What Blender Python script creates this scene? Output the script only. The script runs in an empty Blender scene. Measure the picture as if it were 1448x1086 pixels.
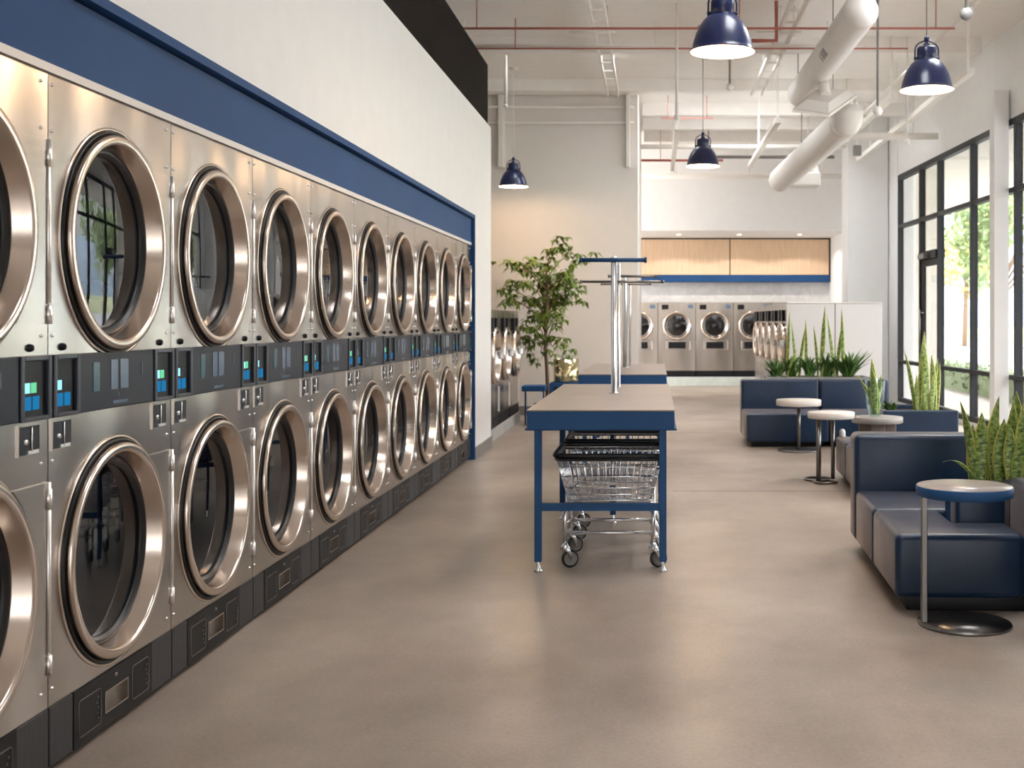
import bpy, bmesh, math, random
from mathutils import Vector, Matrix
R = math.radians
PI = math.pi
S = bpy.context.scene
COL = S.collection
rnd = random.Random(7)

# ------------------------------------------------------------------ materials
def srgb(r, g, b):
    def f(c):
        c /= 255.0
        return c / 12.92 if c <= .04045 else ((c + .055) / 1.055) ** 2.4
    return (f(r), f(g), f(b), 1.0)

class NT:
    def __init__(self, name):
        self.m = bpy.data.materials.new(name); self.m.use_nodes = True
        self.t = self.m.node_tree; self.t.nodes.clear()
        self.out = self.n('ShaderNodeOutputMaterial')
    def n(self, typ, **kw):
        nd = self.t.nodes.new(typ)
        for k, v in kw.items(): setattr(nd, k, v)
        return nd
    def l(self, a, b): self.t.links.new(a, b)

def noise(T, scale, detail=4, stretch=None, coord='Object', rough=.55, dist=0):
    tc = T.n('ShaderNodeTexCoord')
    nz = T.n('ShaderNodeTexNoise')
    nz.inputs['Scale'].default_value = scale; nz.inputs['Detail'].default_value = detail
    nz.inputs['Roughness'].default_value = rough; nz.inputs['Distortion'].default_value = dist
    if stretch:
        mp = T.n('ShaderNodeMapping'); mp.inputs['Scale'].default_value = stretch
        T.l(tc.outputs[coord], mp.inputs['Vector']); T.l(mp.outputs['Vector'], nz.inputs['Vector'])
    else:
        T.l(tc.outputs[coord], nz.inputs['Vector'])
    return nz.outputs['Fac']

def ramp(T, fac, stops):
    r = T.n('ShaderNodeValToRGB')
    e = r.color_ramp.elements
    e[0].position, e[0].color = stops[0]
    e[1].position, e[1].color = stops[1]
    for p, c in stops[2:]:
        x = e.new(p); x.color = c
    T.l(fac, r.inputs['Fac'])
    return r.outputs['Color']

def maprange(T, fac, a, b, c, d):
    m = T.n('ShaderNodeMapRange')
    for i, v in zip(('From Min', 'From Max', 'To Min', 'To Max'), (a, b, c, d)): m.inputs[i].default_value = v
    T.l(fac, m.inputs['Value'])
    return m.outputs['Result']

def pbsdf(T, col, rough=.5, metal=0., spec=.5, coat=0.):
    p = T.n('ShaderNodeBsdfPrincipled')
    p.inputs['Base Color'].default_value = col
    p.inputs['Roughness'].default_value = rough
    p.inputs['Metallic'].default_value = metal
    p.inputs['Specular IOR Level'].default_value = spec
    p.inputs['Coat Weight'].default_value = coat
    T.l(p.outputs[0], T.out.inputs['Surface'])
    return p

def addbump(T, p, fac, strength=.1, dist=.01):
    b = T.n('ShaderNodeBump'); b.inputs['Strength'].default_value = strength; b.inputs['Distance'].default_value = dist
    T.l(fac, b.inputs['Height']); T.l(b.outputs['Normal'], p.inputs['Normal'])
    return b

def paint(name, col, rough=.5, metal=0., spec=.5, var=.06, scale=6, bump=0., bscale=80, coat=0.):
    T = NT(name); p = pbsdf(T, col, rough, metal, spec, coat)
    f = noise(T, scale)
    lo = tuple(c * (1 - var) for c in col[:3]) + (1,)
    hi = tuple(min(1, c * (1 + var)) for c in col[:3]) + (1,)
    T.l(ramp(T, f, [(.3, lo), (.7, hi)]), p.inputs['Base Color'])
    if bump: addbump(T, p, noise(T, bscale, 3), bump, .004)
    return T.m

M = {}
M['wall'] = paint('white_wall_paint', srgb(238, 238, 237), .75, bump=.06, var=.015)
M['beige'] = paint('warm_wall_paint', srgb(230, 224, 218), .75, bump=.06, var=.015)
M['ceil'] = paint('ceiling_paint', srgb(250, 247, 243), .8, var=.02)
M['pipe_white'] = paint('white_pipe_paint', srgb(242, 238, 232), .6, var=.02)
M['pipe_red'] = paint('red_pipe_paint', srgb(184, 108, 94), .6)
M['duct'] = paint('white_duct', srgb(236, 232, 228), .45, var=.02)
M['navy'] = paint('navy_panel', srgb(34, 74, 122), .6, var=.06, scale=2, spec=.2)
M['navy_metal'] = paint('navy_powder_coat', srgb(34, 78, 126), .5, var=.04, spec=.3)
M['navy_lamp'] = paint('navy_lamp_enamel', srgb(24, 36, 78), .3, var=.03, coat=.2)
M['black'] = paint('black_plastic', srgb(20, 21, 25), .45, var=.1, spec=.25)
M['rubber'] = paint('black_rubber', srgb(20, 22, 26), .35, var=.1)
M['panel'] = paint('slate_control_panel', srgb(33, 38, 50), .4, var=.05, spec=.25)
M['panel_frame'] = paint('slate_frame', srgb(46, 52, 64), .3, var=.05)
M['white_enamel'] = paint('white_enamel', srgb(226, 222, 218), .35, var=.02)
M['grey_base'] = paint('grey_baseboard', srgb(126, 121, 116), .5, var=.05)
M['plinth'] = paint('concrete_plinth', srgb(168, 166, 163), .5, var=.1, bump=.1)
M['plinth_tile'] = paint('pale_plinth', srgb(196, 204, 198), .25, var=.08)
M['frame'] = paint('dark_window_frame', srgb(50, 52, 56), .55, var=.05, spec=.25)
M['doorframe'] = paint('black_door_frame', srgb(32, 32, 34), .55, var=.05, spec=.25)
M['soil'] = paint('dark_soil', srgb(52, 42, 34), .9, var=.4, scale=60, bump=.6)
M['trunk'] = paint('bark', srgb(140, 116, 92), .8, var=.25, scale=30, bump=.4)
M['terracotta'] = paint('dark_pot', srgb(50, 48, 50), .5)
M['table_top'] = paint('taupe_laminate', srgb(160, 148, 140), .3, var=.04, scale=3)
M['stone'] = paint('pale_table_stone', srgb(222, 214, 206), .4, var=.04, scale=8)
M['greystone'] = paint('grey_table_top', srgb(158, 152, 147), .35, var=.08, scale=12)
M['woodbrown'] = paint('brown_base', srgb(120, 104, 94), .5, var=.15, scale=8)
M['grey'] = paint('grey_plastic', srgb(130, 128, 126), .45)
M['whiteplastic'] = paint('white_plastic', srgb(238, 236, 232), .3, var=.01)
M['sidewalk'] = paint('outdoor_paving', srgb(164, 158, 152), .8, var=.08, scale=2)
M['road'] = paint('pale_road', srgb(168, 169, 172), .8, var=.05, scale=1)
M['lawn'] = paint('lawn', srgb(160, 164, 124), .9, var=.25, scale=6)
M['stucco'] = paint('cream_stucco', srgb(205, 199, 190), .8, var=.03, bump=.15)
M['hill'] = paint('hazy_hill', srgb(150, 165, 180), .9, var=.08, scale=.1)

def metal_mat(name, col, rough=.25, wav=.25, stretch=(1, 1, 12), rvar=.1, wscale=2.2, wdist=.02):
    T = NT(name); p = pbsdf(T, col, rough, 1.0)
    f = noise(T, 1.5, 1)
    T.l(maprange(T, f, .2, .8, rough - .015, rough + .015), p.inputs['Roughness'])
    if wav: addbump(T, p, noise(T, wscale, 0, (1, 1, .3)), wav, wdist)
    return T.m
M['steel'] = metal_mat('brushed_stainless', (.5, .46, .425, 1), .25, .75, wscale=3.2, wdist=.03)
M['ring'] = metal_mat('door_ring_steel', (.66, .57, .5, 1), .2, 0, rvar=.03)
M['chrome'] = metal_mat('chrome', (.82, .83, .86, 1), .16, 0, rvar=.04)
M['gunmetal'] = metal_mat('gunmetal', (.2, .19, .18, 1), .3, 0, rvar=.05)
M['brass'] = metal_mat('brass_pot', (.6, .53, .32, 1), .15, 0)
M['hinge'] = metal_mat('bright_hinge', (.92, .9, .88, 1), .35, 0, rvar=.05)
M['endpanel'] = metal_mat('pale_steel_panel', (.7, .69, .68, 1), .5, .5, stretch=(1, 1, 6), wscale=1.6)

def vinyl():
    T = NT('navy_vinyl'); p = pbsdf(T, srgb(20, 36, 62), .36, 0, .45)
    T.l(ramp(T, noise(T, 3, 4), [(.3, srgb(14, 37, 62)), (.7, srgb(19, 46, 75))]), p.inputs['Base Color'])
    p.inputs['Sheen Weight'].default_value = .28; p.inputs['Sheen Roughness'].default_value = .35; p.inputs['Sheen Tint'].default_value = (.8, .62, .52, 1)  # brown glare of room light put into the sheen colour
    addbump(T, p, noise(T, 260, 2), .05, .002)
    T.l(maprange(T, noise(T, 5, 3), .3, .7, .32, .42), p.inputs['Roughness'])
    return T.m
M['vinyl'] = vinyl()

def concrete():
    T = NT('polished_concrete'); p = pbsdf(T, (.3, .26, .23, 1), .3, 0, .5)
    a = noise(T, .7, 8, (1, .7, 1), rough=.62)
    b = noise(T, 60, 3)
    c1 = ramp(T, a, [(.3, srgb(136, 121, 109)), (.5, srgb(168, 153, 140)), (.7, srgb(200, 185, 171))])
    c2 = ramp(T, b, [(.3, (.8, .8, .8, 1)), (.7, (1.06, 1.06, 1.06, 1))])
    mx = T.n('ShaderNodeMix', data_type='RGBA', blend_type='MULTIPLY'); mx.inputs[0].default_value = .7
    T.l(c1, mx.inputs[6]); T.l(c2, mx.inputs[7]); T.l(mx.outputs[2], p.inputs['Base Color'])
    T.l(maprange(T, noise(T, 1.1, 5), .3, .7, .285, .37), p.inputs['Roughness'])
    addbump(T, p, noise(T, 40, 3), .05, .002)
    return T.m
M['floor'] = concrete()

def slats():
    T = NT('black_slatted_panel'); p = pbsdf(T, srgb(34, 30, 29), .75, spec=.08)
    tc = T.n('ShaderNodeTexCoord'); w = T.n('ShaderNodeTexWave', wave_type='BANDS', bands_direction='Y')
    w.inputs['Scale'].default_value = 6.5; w.inputs['Distortion'].default_value = .15
    T.l(tc.outputs['Object'], w.inputs['Vector'])
    T.l(ramp(T, w.outputs['Fac'], [(.2, srgb(14, 12, 12)), (.7, srgb(38, 32, 30))]), p.inputs['Base Color'])
    addbump(T, p, w.outputs['Fac'], .5, .015)
    return T.m
M['slats'] = slats()

def wood(name, c1, c2, stretch, scale=6, rough=.45):
    T = NT(name); p = pbsdf(T, c1, rough)
    f = noise(T, scale, 5, stretch, dist=.3)
    T.l(ramp(T, f, [(.3, c1), (.7, c2)]), p.inputs['Base Color'])
    addbump(T, p, f, .06, .003)
    return T.m
M['maple'] = wood('maple_veneer', srgb(212, 182, 150), srgb(228, 200, 170), (5, 5, .35))
M['blackwood'] = wood('black_grained_plinth', srgb(28, 28, 32), srgb(48, 48, 54), (8, 8, .6), 10)

def tile():
    T = NT('white_marble_tile'); p = pbsdf(T, srgb(214, 210, 206), .2)
    f = noise(T, 2.2, 6, dist=1.2)
    T.l(ramp(T, f, [(.35, srgb(242, 240, 238)), (.55, srgb(226, 224, 222)), (.62, srgb(240, 238, 236))]), p.inputs['Base Color'])
    return T.m
M['tile'] = tile()

def perforated():
    T = NT('perforated_drum'); p = pbsdf(T, (.16, .165, .18, 1), .35, .8)
    tc = T.n('ShaderNodeTexCoord'); v = T.n('ShaderNodeTexVoronoi', feature='F1')
    v.inputs['Scale'].default_value = 42; v.inputs['Randomness'].default_value = .15
    T.l(tc.outputs['Object'], v.inputs['Vector'])
    T.l(ramp(T, v.outputs['Distance'], [(.28, (.01, .01, .012, 1)), (.4, (.36, .36, .36, 1))]), p.inputs['Base Color'])
    return T.m
M['drum'] = perforated()
M['drum_wall'] = paint('dark_drum_steel', srgb(66, 74, 92), .4, metal=.5, var=.08)

def glass(name, tint, gl, rough=.02):
    T = NT(name)
    tr = T.n('ShaderNodeBsdfTransparent'); tr.inputs[0].default_value = tint
    g = T.n('ShaderNodeBsdfGlossy'); g.inputs['Roughness'].default_value = rough; g.inputs['Color'].default_value = (.95, .97, 1, 1)
    lw = T.n('ShaderNodeLayerWeight'); lw.inputs['Blend'].default_value = .5
    pw = T.n('ShaderNodeMath', operation='POWER'); T.l(lw.outputs['Facing'], pw.inputs[0]); pw.inputs[1].default_value = 4.5
    ma = T.n('ShaderNodeMath', operation='MULTIPLY_ADD'); T.l(pw.outputs[0], ma.inputs[0]); ma.inputs[1].default_value = gl[1]; ma.inputs[2].default_value = gl[0]
    mx = T.n('ShaderNodeMixShader')
    T.l(ma.outputs[0], mx.inputs[0]); T.l(tr.outputs[0], mx.inputs[1]); T.l(g.outputs[0], mx.inputs[2])
    T.l(mx.outputs[0], T.out.inputs['Surface'])
    return T.m
M['window_glass'] = glass('window_glass', (.74, .735, .73, 1), (.02, .15))
M['clear_glass'] = glass('clear_glass', (.97, .97, .97, 1), (.03, .22))
M['door_glass'] = glass('dark_door_glass', (.62, .65, .68, 1), (.07, .6))
M['vase_glass'] = glass('vase_glass', (.88, .94, .92, 1), (.04, .5))

def emit(name, col, s):
    T = NT(name); e = T.n('ShaderNodeEmission'); e.inputs[0].default_value = col; e.inputs[1].default_value = s
    T.l(e.outputs[0], T.out.inputs['Surface']); return T.m
M['bulb'] = emit('warm_bulb', (1, .72, .42, 1), 14)
M['led_blue'] = emit('blue_display', srgb(40, 140, 200), .22)
M['led_cyan'] = emit('pale_display', srgb(150, 225, 235), .42)
M['led_green'] = emit('green_display', srgb(110, 205, 150), .36)
M['lcd'] = paint('blue_grey_display', srgb(92, 112, 136), .2)
M['lcd_teal'] = paint('teal_display', srgb(48, 92, 108), .2)
M['lamp_inside'] = paint('white_lamp_inside', srgb(250, 240, 226), .5, var=.01)

def snake_leaf():
    T = NT('snake_plant_leaf'); p = pbsdf(T, (.06, .13, .02, 1), .35)
    tc = T.n('ShaderNodeTexCoord'); sp = T.n('ShaderNodeSeparateXYZ'); T.l(tc.outputs['UV'], sp.inputs[0])
    mp = T.n('ShaderNodeMapping'); mp.inputs['Scale'].default_value = (1.5, 16, 1); T.l(tc.outputs['UV'], mp.inputs['Vector'])
    nz = T.n('ShaderNodeTexNoise'); nz.inputs['Scale'].default_value = 1.6; nz.inputs['Detail'].default_value = 5; nz.inputs['Distortion'].default_value = .8
    T.l(mp.outputs['Vector'], nz.inputs['Vector'])
    body = ramp(T, nz.outputs['Fac'], [(.34, srgb(58, 84, 32)), (.48, srgb(112, 140, 60)), (.64, srgb(176, 188, 116))])
    ab = T.n('ShaderNodeMath', operation='SUBTRACT'); T.l(sp.outputs[0], ab.inputs[0]); ab.inputs[1].default_value = .5
    a2 = T.n('ShaderNodeMath', operation='ABSOLUTE'); T.l(ab.outputs[0], a2.inputs[0])
    gt = T.n('ShaderNodeMapRange'); gt.inputs['From Min'].default_value = .34; gt.inputs['From Max'].default_value = .42
    T.l(a2.outputs[0], gt.inputs['Value'])
    mx = T.n('ShaderNodeMix', data_type='RGBA'); T.l(gt.outputs[0], mx.inputs[0]); T.l(body, mx.inputs[6]); mx.inputs[7].default_value = srgb(212, 210, 112)
    T.l(mx.outputs[2], p.inputs['Base Color'])
    return T.m
M['snake'] = snake_leaf()
M['leaf'] = paint('green_leaf', srgb(116, 136, 52), .45, var=.55, scale=3)
M['leaf_dark'] = paint('dark_green_leaf', srgb(88, 124, 58), .45, var=.5, scale=6)
M['hedge'] = paint('hedge_leaf', srgb(120, 134, 98), .7, var=.35, scale=14)
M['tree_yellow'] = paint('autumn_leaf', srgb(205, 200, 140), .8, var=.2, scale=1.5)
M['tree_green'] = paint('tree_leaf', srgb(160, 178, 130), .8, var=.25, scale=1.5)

# ------------------------------------------------------------------ mesh helpers
def bx(bm, lo, hi):
    (a, b, c), (d, e, f) = lo, hi
    v = [bm.verts.new(p) for p in ((a,b,c),(d,b,c),(d,e,c),(a,e,c),(a,b,f),(d,b,f),(d,e,f),(a,e,f))]
    fs = []
    for q in ((3,2,1,0),(4,5,6,7),(0,1,5,4),(1,2,6,5),(2,3,7,6),(3,0,4,7)):
        fs.append(bm.faces.new([v[i] for i in q]))
    return v, fs

def rbx(bm, lo, hi, r=.02, seg=3):
    b2 = bmesh.new(); bx(b2, lo, hi)
    bmesh.ops.bevel(b2, geom=b2.edges[:], offset=r, segments=seg, profile=.5, affect='EDGES')
    merge(bm, b2)

def merge(bm, b2):
    mp = {v: bm.verts.new(v.co) for v in b2.verts}
    for f in b2.faces:
        try:
            g = bm.faces.new([mp[v] for v in f.verts]); g.material_index = f.material_index; g.smooth = f.smooth
        except ValueError: pass
    b2.free()

def tube(bm, pts, r, seg=8, closed=False, cap=True):
    pts = [Vector(p) for p in pts]; n = len(pts); rings = []
    prevn = None
    for i, p in enumerate(pts):
        if closed: t = (pts[(i+1) % n] - pts[i-1])
        elif i == 0: t = pts[1] - p
        elif i == n-1: t = p - pts[i-1]
        else: t = (pts[i+1]-p).normalized() + (p-pts[i-1]).normalized()
        if t.length < 1e-9: t = Vector((0,0,1))
        t.normalize()
        if prevn is None:
            a = Vector((0,0,1)) if abs(t.z) < .9 else Vector((1,0,0))
            nn = (a - t*a.dot(t)).normalized()
        else:
            nn = prevn - t*prevn.dot(t)
            nn = nn.normalized() if nn.length > 1e-6 else t.orthogonal().normalized()
        prevn = nn; b = t.cross(nn)
        rr = r[i] if isinstance(r, (list, tuple)) else r
        rings.append([bm.verts.new(p + nn*(rr*math.cos(2*PI*k/seg)) + b*(rr*math.sin(2*PI*k/seg))) for k in range(seg)])
    m = n if closed else n-1
    for i in range(m):
        A, B = rings[i], rings[(i+1) % n]
        for k in range(seg):
            f = bm.faces.new((A[k], A[(k+1)%seg], B[(k+1)%seg], B[k])); f.smooth = True
    if cap and not closed:
        bm.faces.new(rings[0][::-1]); bm.faces.new(rings[-1])

def lathe(bm, prof, axis='z', o=(0,0,0), seg=48, smooth=True, closed=False):
    """prof: (radius, height) pairs revolved about the axis through o."""
    o = Vector(o); rings = []
    def P(r, h, a):
        c, s = r*math.cos(a), r*math.sin(a)
        if axis == 'z': return o + Vector((c, s, h))
        if axis == 'x': return o + Vector((h, c, s))
        return o + Vector((s, h, c))
    for r, h in prof:
        if r < 1e-6: rings.append([bm.verts.new(P(0, h, 0))])
        else: rings.append([bm.verts.new(P(r, h, 2*PI*k/seg)) for k in range(seg)])
    idx = list(range(len(rings)))
    pairs = list(zip(idx[:-1], idx[1:])) + ([(idx[-1], 0)] if closed else [])
    for i, j in pairs:
        A, B = rings[i], rings[j]
        if len(A) == 1 and len(B) == 1: continue
        for k in range(seg):
            k2 = (k+1) % seg
            if len(A) == 1: q = (A[0], B[k2], B[k])
            elif len(B) == 1: q = (A[k], A[k2], B[0])
            else: q = (A[k], A[k2], B[k2], B[k])
            try:
                f = bm.faces.new(q); f.smooth = smooth
            except ValueError: pass

def plate_hole(bm, y0, y1, z0, z1, cy, cz, r, x=0, seg=64):
    """flat plate in the plane x with a round hole"""
    angs = sorted(set([2*PI*k/seg for k in range(seg)] + [math.atan2(z-cz, y-cy) % (2*PI) for y in (y0,y1) for z in (z0,z1)]))
    I, O = [], []
    for a in angs:
        c, s = math.cos(a), math.sin(a); t = 1e9
        if c > 1e-9: t = min(t, (y1-cy)/c)
        if c < -1e-9: t = min(t, (y0-cy)/c)
        if s > 1e-9: t = min(t, (z1-cz)/s)
        if s < -1e-9: t = min(t, (z0-cz)/s)
        I.append(bm.verts.new((x, cy+r*c, cz+r*s))); O.append(bm.verts.new((x, cy+t*c, cz+t*s)))
    n = len(angs)
    for i in range(n):
        j = (i+1) % n
        bm.faces.new((I[i], O[i], O[j], I[j]))

def obj(name, bm, mat, parent=None, recalc=True, loc=None, rotz=0):
    if recalc: bmesh.ops.recalc_face_normals(bm, faces=bm.faces[:])
    me = bpy.data.meshes.new(name); bm.to_mesh(me); bm.free()
    for m in (mat if isinstance(mat, (list, tuple)) else [mat]): me.materials.append(m)
    o = bpy.data.objects.new(name, me); COL.objects.link(o)
    if parent is not None: o.parent = parent
    if loc is not None: o.location = loc
    o.rotation_euler[2] = rotz
    return o

def B(): return bmesh.new()

def tag(o, label, cat, group=None, kind=None):
    if label: o['label'] = label
    if cat: o['category'] = cat
    if group: o['group'] = group
    if kind: o['kind'] = kind
    return o

def thing(name, label, cat, loc=(0,0,0), rotz=0, group=None):
    o = bpy.data.objects.new(name, None); COL.objects.link(o)
    o.empty_display_size = .1
    o.location = loc; o.rotation_euler[2] = rotz
    return tag(o, label, cat, group)

def children(o): return [c for c in bpy.data.objects if c.parent == o]
def copy_tree(o, parent=None):
    kids = [c for c in COL.objects if c.parent == o]
    c = o.copy(); COL.objects.link(c)
    if parent is not None: c.parent = parent
    for k in kids: copy_tree(k, c)
    return c
def dup(root, loc, rotz, label, group=None):
    c = copy_tree(root); c.location = loc; c.rotation_euler[2] = rotz; c['label'] = label
    if group: c['group'] = group
    return c

def box_obj(name, lo, hi, mat, parent=None, bev=0):
    bm = B()
    if bev: rbx(bm, lo, hi, bev, 2)
    else: bx(bm, lo, hi)
    return obj(name, bm, mat, parent)

def struct(name, boxes, mat, label=None, bev=0):
    bm = B()
    for lo, hi in boxes: (rbx(bm, lo, hi, bev, 2) if bev else bx(bm, lo, hi))
    o = obj(name, bm, mat); o['kind'] = 'structure'
    if label: o['label'] = label
    return o

# ------------------------------------------------------------------ camera
cam = bpy.data.cameras.new('camera'); co = bpy.data.objects.new('camera', cam); COL.objects.link(co)
co.location = (0, 0, 1.38); co.rotation_euler = (R(90), 0, 0)
cam.sensor_width = 36; cam.lens = 1680/1448*36
cam.shift_x = -(926-724)/1448; cam.shift_y = -(543-453.5)/1448
cam.dof.use_dof = True; cam.dof.focus_distance = 5.2; cam.dof.aperture_fstop = 5.0
cam.clip_start = .05; cam.clip_end = 500
S.camera = co

CEIL = 4.85
def px(p, y, Y): return Vector(((p-926)*Y/1680, Y, 1.38+(453.5-y)*Y/1680))
# ------------------------------------------------------------------ setting
bm = B(); bx(bm, (-6, -5, -.1), (4.95, 26.4, 0))
fl = obj('floor', bm, M['floor']); fl['kind'] = 'structure'; fl['label'] = 'mottled beige polished concrete floor'
bm = B()
ADDED_SKYL = [(.7, 1.8, 3.2, 4.4), (.7, 1.8, 6.0, 7.6), (2.3, 3.5, 8.8, 10.9),
        (-1.6, -.8, 14.72, 15.45), (-.4, 1.25, 14.72, 15.45), (2.6, 3.1, 14.72, 15.45), (0, 2.7, 17.45, 18.2), (.6, 2.4, 19.12, 19.65)]  # skylights added for daylight
xs = sorted({-6, 5.1} | {v for q in ADDED_SKYL for v in q[:2]}); ys = sorted({-5.2, 26.4} | {v for q in ADDED_SKYL for v in q[2:]})
for x0, x1 in zip(xs[:-1], xs[1:]):
    for y0, y1 in zip(ys[:-1], ys[1:]):
        cx, cy = (x0+x1)/2, (y0+y1)/2
        if any(a < cx < b and c < cy < d for a, b, c, d in ADDED_SKYL): continue
        bx(bm, (x0, y0, CEIL), (x1, y1, CEIL+.15))
bmesh.ops.remove_doubles(bm, verts=bm.verts[:], dist=1e-5)
cnt = {}
for f in bm.faces: cnt.setdefault(tuple(round(c, 4) for c in f.calc_center_median()), []).append(f)
bmesh.ops.delete(bm, geom=[f for v in cnt.values() if len(v) > 1 for f in v], context='FACES_ONLY')
o = obj('ceiling', bm, M['ceil']); o['kind'] = 'structure'; o['label'] = 'white painted ceiling deck'

for i, (x0, x1, y0, y1) in enumerate(ADDED_SKYL):
    bm = B(); e = .03
    for lo, hi in (((x0, y0, CEIL), (x0+e, y1, CEIL+.3)), ((x1-e, y0, CEIL), (x1, y1, CEIL+.3)), ((x0+e, y0, CEIL), (x1-e, y0+e, CEIL+.3)), ((x0+e, y1-e, CEIL), (x1-e, y1, CEIL+.3))): bx(bm, lo, hi)
    o = obj('window_%d' % (40+i), bm, M['wall']); o['kind'] = 'structure'; o['label'] = 'unseen skylight added to the ceiling deck for daylight'
    bm = B(); bx(bm, (x0+e, y0+e, CEIL+.27), (x1-e, y1-e, CEIL+.28)); obj('glass_pane', bm, M['clear_glass'], o)
WX = -1.80                       # left partition face
D0, DW, NB = 3.585, .911, 10     # dryer row
YA, YB = D0 - DW, D0 + 9*DW      # niche from the nearest to the farthest column
struct('wall_left', [((-1.97, -5, 0), (WX, YA-.01, 3.5)), ((-1.97, YA-.01, 2.43), (WX, YB+.05, 3.5)),
                     ((-1.97, YB+.05, 0), (WX, 13.05, 3.5))], M['wall'], 'white partition wall above and beside the row of dryers')
box_obj('trim_1', (-1.97, -5, 3.5), (-1.83, 13.02, 4.18), M['slats']).update_tag()
t = bpy.data.objects['trim_1']; t['kind'] = 'structure'; t['label'] = 'black slatted panel running along the top of the white partition wall'
struct('baseboard_left', [((WX, YB+.06, 0), (WX+.012, 13.06, .115)), ((-1.97, 13.05, 0), (WX+.012, 13.062, .115))], M['grey_base'], 'grey baseboard at the end of the partition wall')
struct('trim_2', [((-1.96, YA, 2.155), (-1.822, YB+.0, 2.385))], M['navy'], 'wide navy header panel above the dryers')
struct('trim_3', [((-1.96, YA, 2.395), (WX+.012, YB+.05, 2.43)), ((-1.96, YB+.012, 0), (WX+.012, YB+.048, 2.395))], M['navy'], 'narrow navy edge trim around the dryer niche', )
struct('trim_4', [((-1.96, YA, 2.128), (-1.818, YB, 2.154))], M['white_enamel'], 'thin white strip between the navy header and the dryers')
struct('wall_service', [((-6.15, -5, 0), (-6, 17.4, CEIL))], M['wall'], 'far wall behind the partition')
struct('wall_back_left', [((-6, 17.4, 0), (-.25, 17.7, CEIL)), ((-.55, 17.7, 0), (-.25, 21.8, CEIL))], M['beige'], 'beige wall behind the tree')
struct('baseboard_back', [((-6, 17.385, 0), (-.25, 17.4, .13))], M['grey_base'], 'grey baseboard along the beige wall')
struct('wall_back', [((-6, 25.93, 0), (4.3, 26.4, CEIL))], M['tile'], 'white marbled back wall of the washer alcove')
struct('wall_header', [((-3, 23.5, 3.165), (3.85, 23.8, CEIL)), ((-3, 23.8, 3.165), (3.85, 26.2, 3.2))], M['wall'], 'white header wall over the alcove')
struct('wall_alcove_right', [((3.79, 23.5, 0), (3.99, 26.2, CEIL))], M['wall'], 'white right side wall of the alcove')
struct('wall_pillar', [((3.3, 20.3, 0), (3.985, 20.95, CEIL))], M['wall'], 'broad white wall pier at the end of the window wall')
struct('wall_right_far', [((4.0, 19.6, 0), (4.3, 26.2, CEIL))], M['wall'], 'short white wall beyond the windows')

# window wall: a slightly skewed line, local y runs towards the camera, local x into the room
WO, WA = (4.016, 19.55, 0), PI + .039
def wobj(name, bm, mat, parent=None):
    return obj(name, bm, mat, parent, loc=None if parent else WO, rotz=0 if parent else WA)
bm = B(); bx(bm, (-.25, -.15, 3.77), (0.0, 24.7, CEIL)); bx(bm, (-.25, -.12, 0), (.0, .0, 3.77)); bx(bm, (-.25, 12.25, 0), (.0, 24.7, 3.77))  # unseen near stretch kept solid to cut daylight on the left wall
bx(bm, (-.12, 0, 0), (.03, 24.7, .05))
o = wobj('wall_right', bm, M['wall']); o['kind'] = 'structure'; o['label'] = 'white wall above and around the tall windows'
bays = [0, 1.36, 2.37, 3.93, 5.63, 7.3, 8.95, 10.6, 12.25]
wn = 0
for i in range(len(bays)-1):
    a, b = bays[i], bays[i+1]
    bm = B(); w = .034
    for (s0, s1) in ((a, a+w), (b-w, b)):
        bx(bm, (-.07, s0, .05), (.02, s1, 3.77))
    for z0, z1 in ((.05, .12), (3.69, 3.77), (2.895, 2.955)):
        bx(bm, (-.068, a+w, z0), (.018, b-w, z1))
    if i == 1:
        bx(bm, (-.098, a+w, 2.3), (.04, b-w, 2.42))
    else:
        bx(bm, (-.068, a+w, .68), (.018, b-w, .735))
    if i == 1:
        o = wobj('door_1', bm, M['doorframe']); o['kind'] = 'structure'; o['label'] = 'dark framed glass entrance door in the window wall'
        bm = B()
        for (s0, s1) in ((a+w+.005, a+w+.1), (b-w-.075, b-w-.005)): bx(bm, (-.05, s0, .125), (0, s1, 2.295))
        bx(bm, (-.05, a+w+.1, .125), (0, b-w-.075, .3)); bx(bm, (-.05, a+w+.1, 2.2), (0, b-w-.075, 2.295))
        wobj('door_leaf', bm, M['doorframe'], o)
        bm = B(); tube(bm, [(.06, a+.16, .95), (.06, a+.16, 1.55)], .014); tube(bm, [(0, a+.16, 1.0), (.06, a+.16, 1.0)], .01); tube(bm, [(0, a+.16, 1.5), (.06, a+.16, 1.5)], .01)
        wobj('door_handle', bm, M['gunmetal'], o)
        bm = B(); bx(bm, (.04, a+.2, 2.31), (.1, a+.55, 2.38)); wobj('door_closer', bm, M['grey'], o)
    else:
        wn += 1
        o = wobj('window_%d' % wn, bm, M['frame']); o['kind'] = 'structure'
        o['label'] = 'dark framed full height window, bay %d from the far end' % wn
    bm = B(); bx(bm, (-.038, a+w*.5, .1), (-.032, b-w*.5, 3.72))
    wobj('glass_pane', bm, M['window_glass'], o)
# unseen glazed front behind the camera, added to let sky light in
struct('wall_front', [((-6, -5.2, 0), (-1.9, -5, CEIL)), ((-1.9, -5.2, 2.7), (5, -5, CEIL)), ((-1.9, -5.2, 0), (5, -5, .1))], M['wall'])
bm = B()
for x in (-1.88, -.6, .7, 2.0, 3.3, 4.6): bx(bm, (x, -5.12, .1), (x+.07, -5, 2.7))
bx(bm, (-1.8, -5.1, 2.6), (4.6, -5.03, 2.67))
o = obj('window_30', bm, M['frame']); o['kind'] = 'structure'
bm = B(); bx(bm, (-1.85, -5.07, .1), (4.65, -5.06, 2.7)); obj('glass_pane', bm, M['window_glass'], o)
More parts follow.
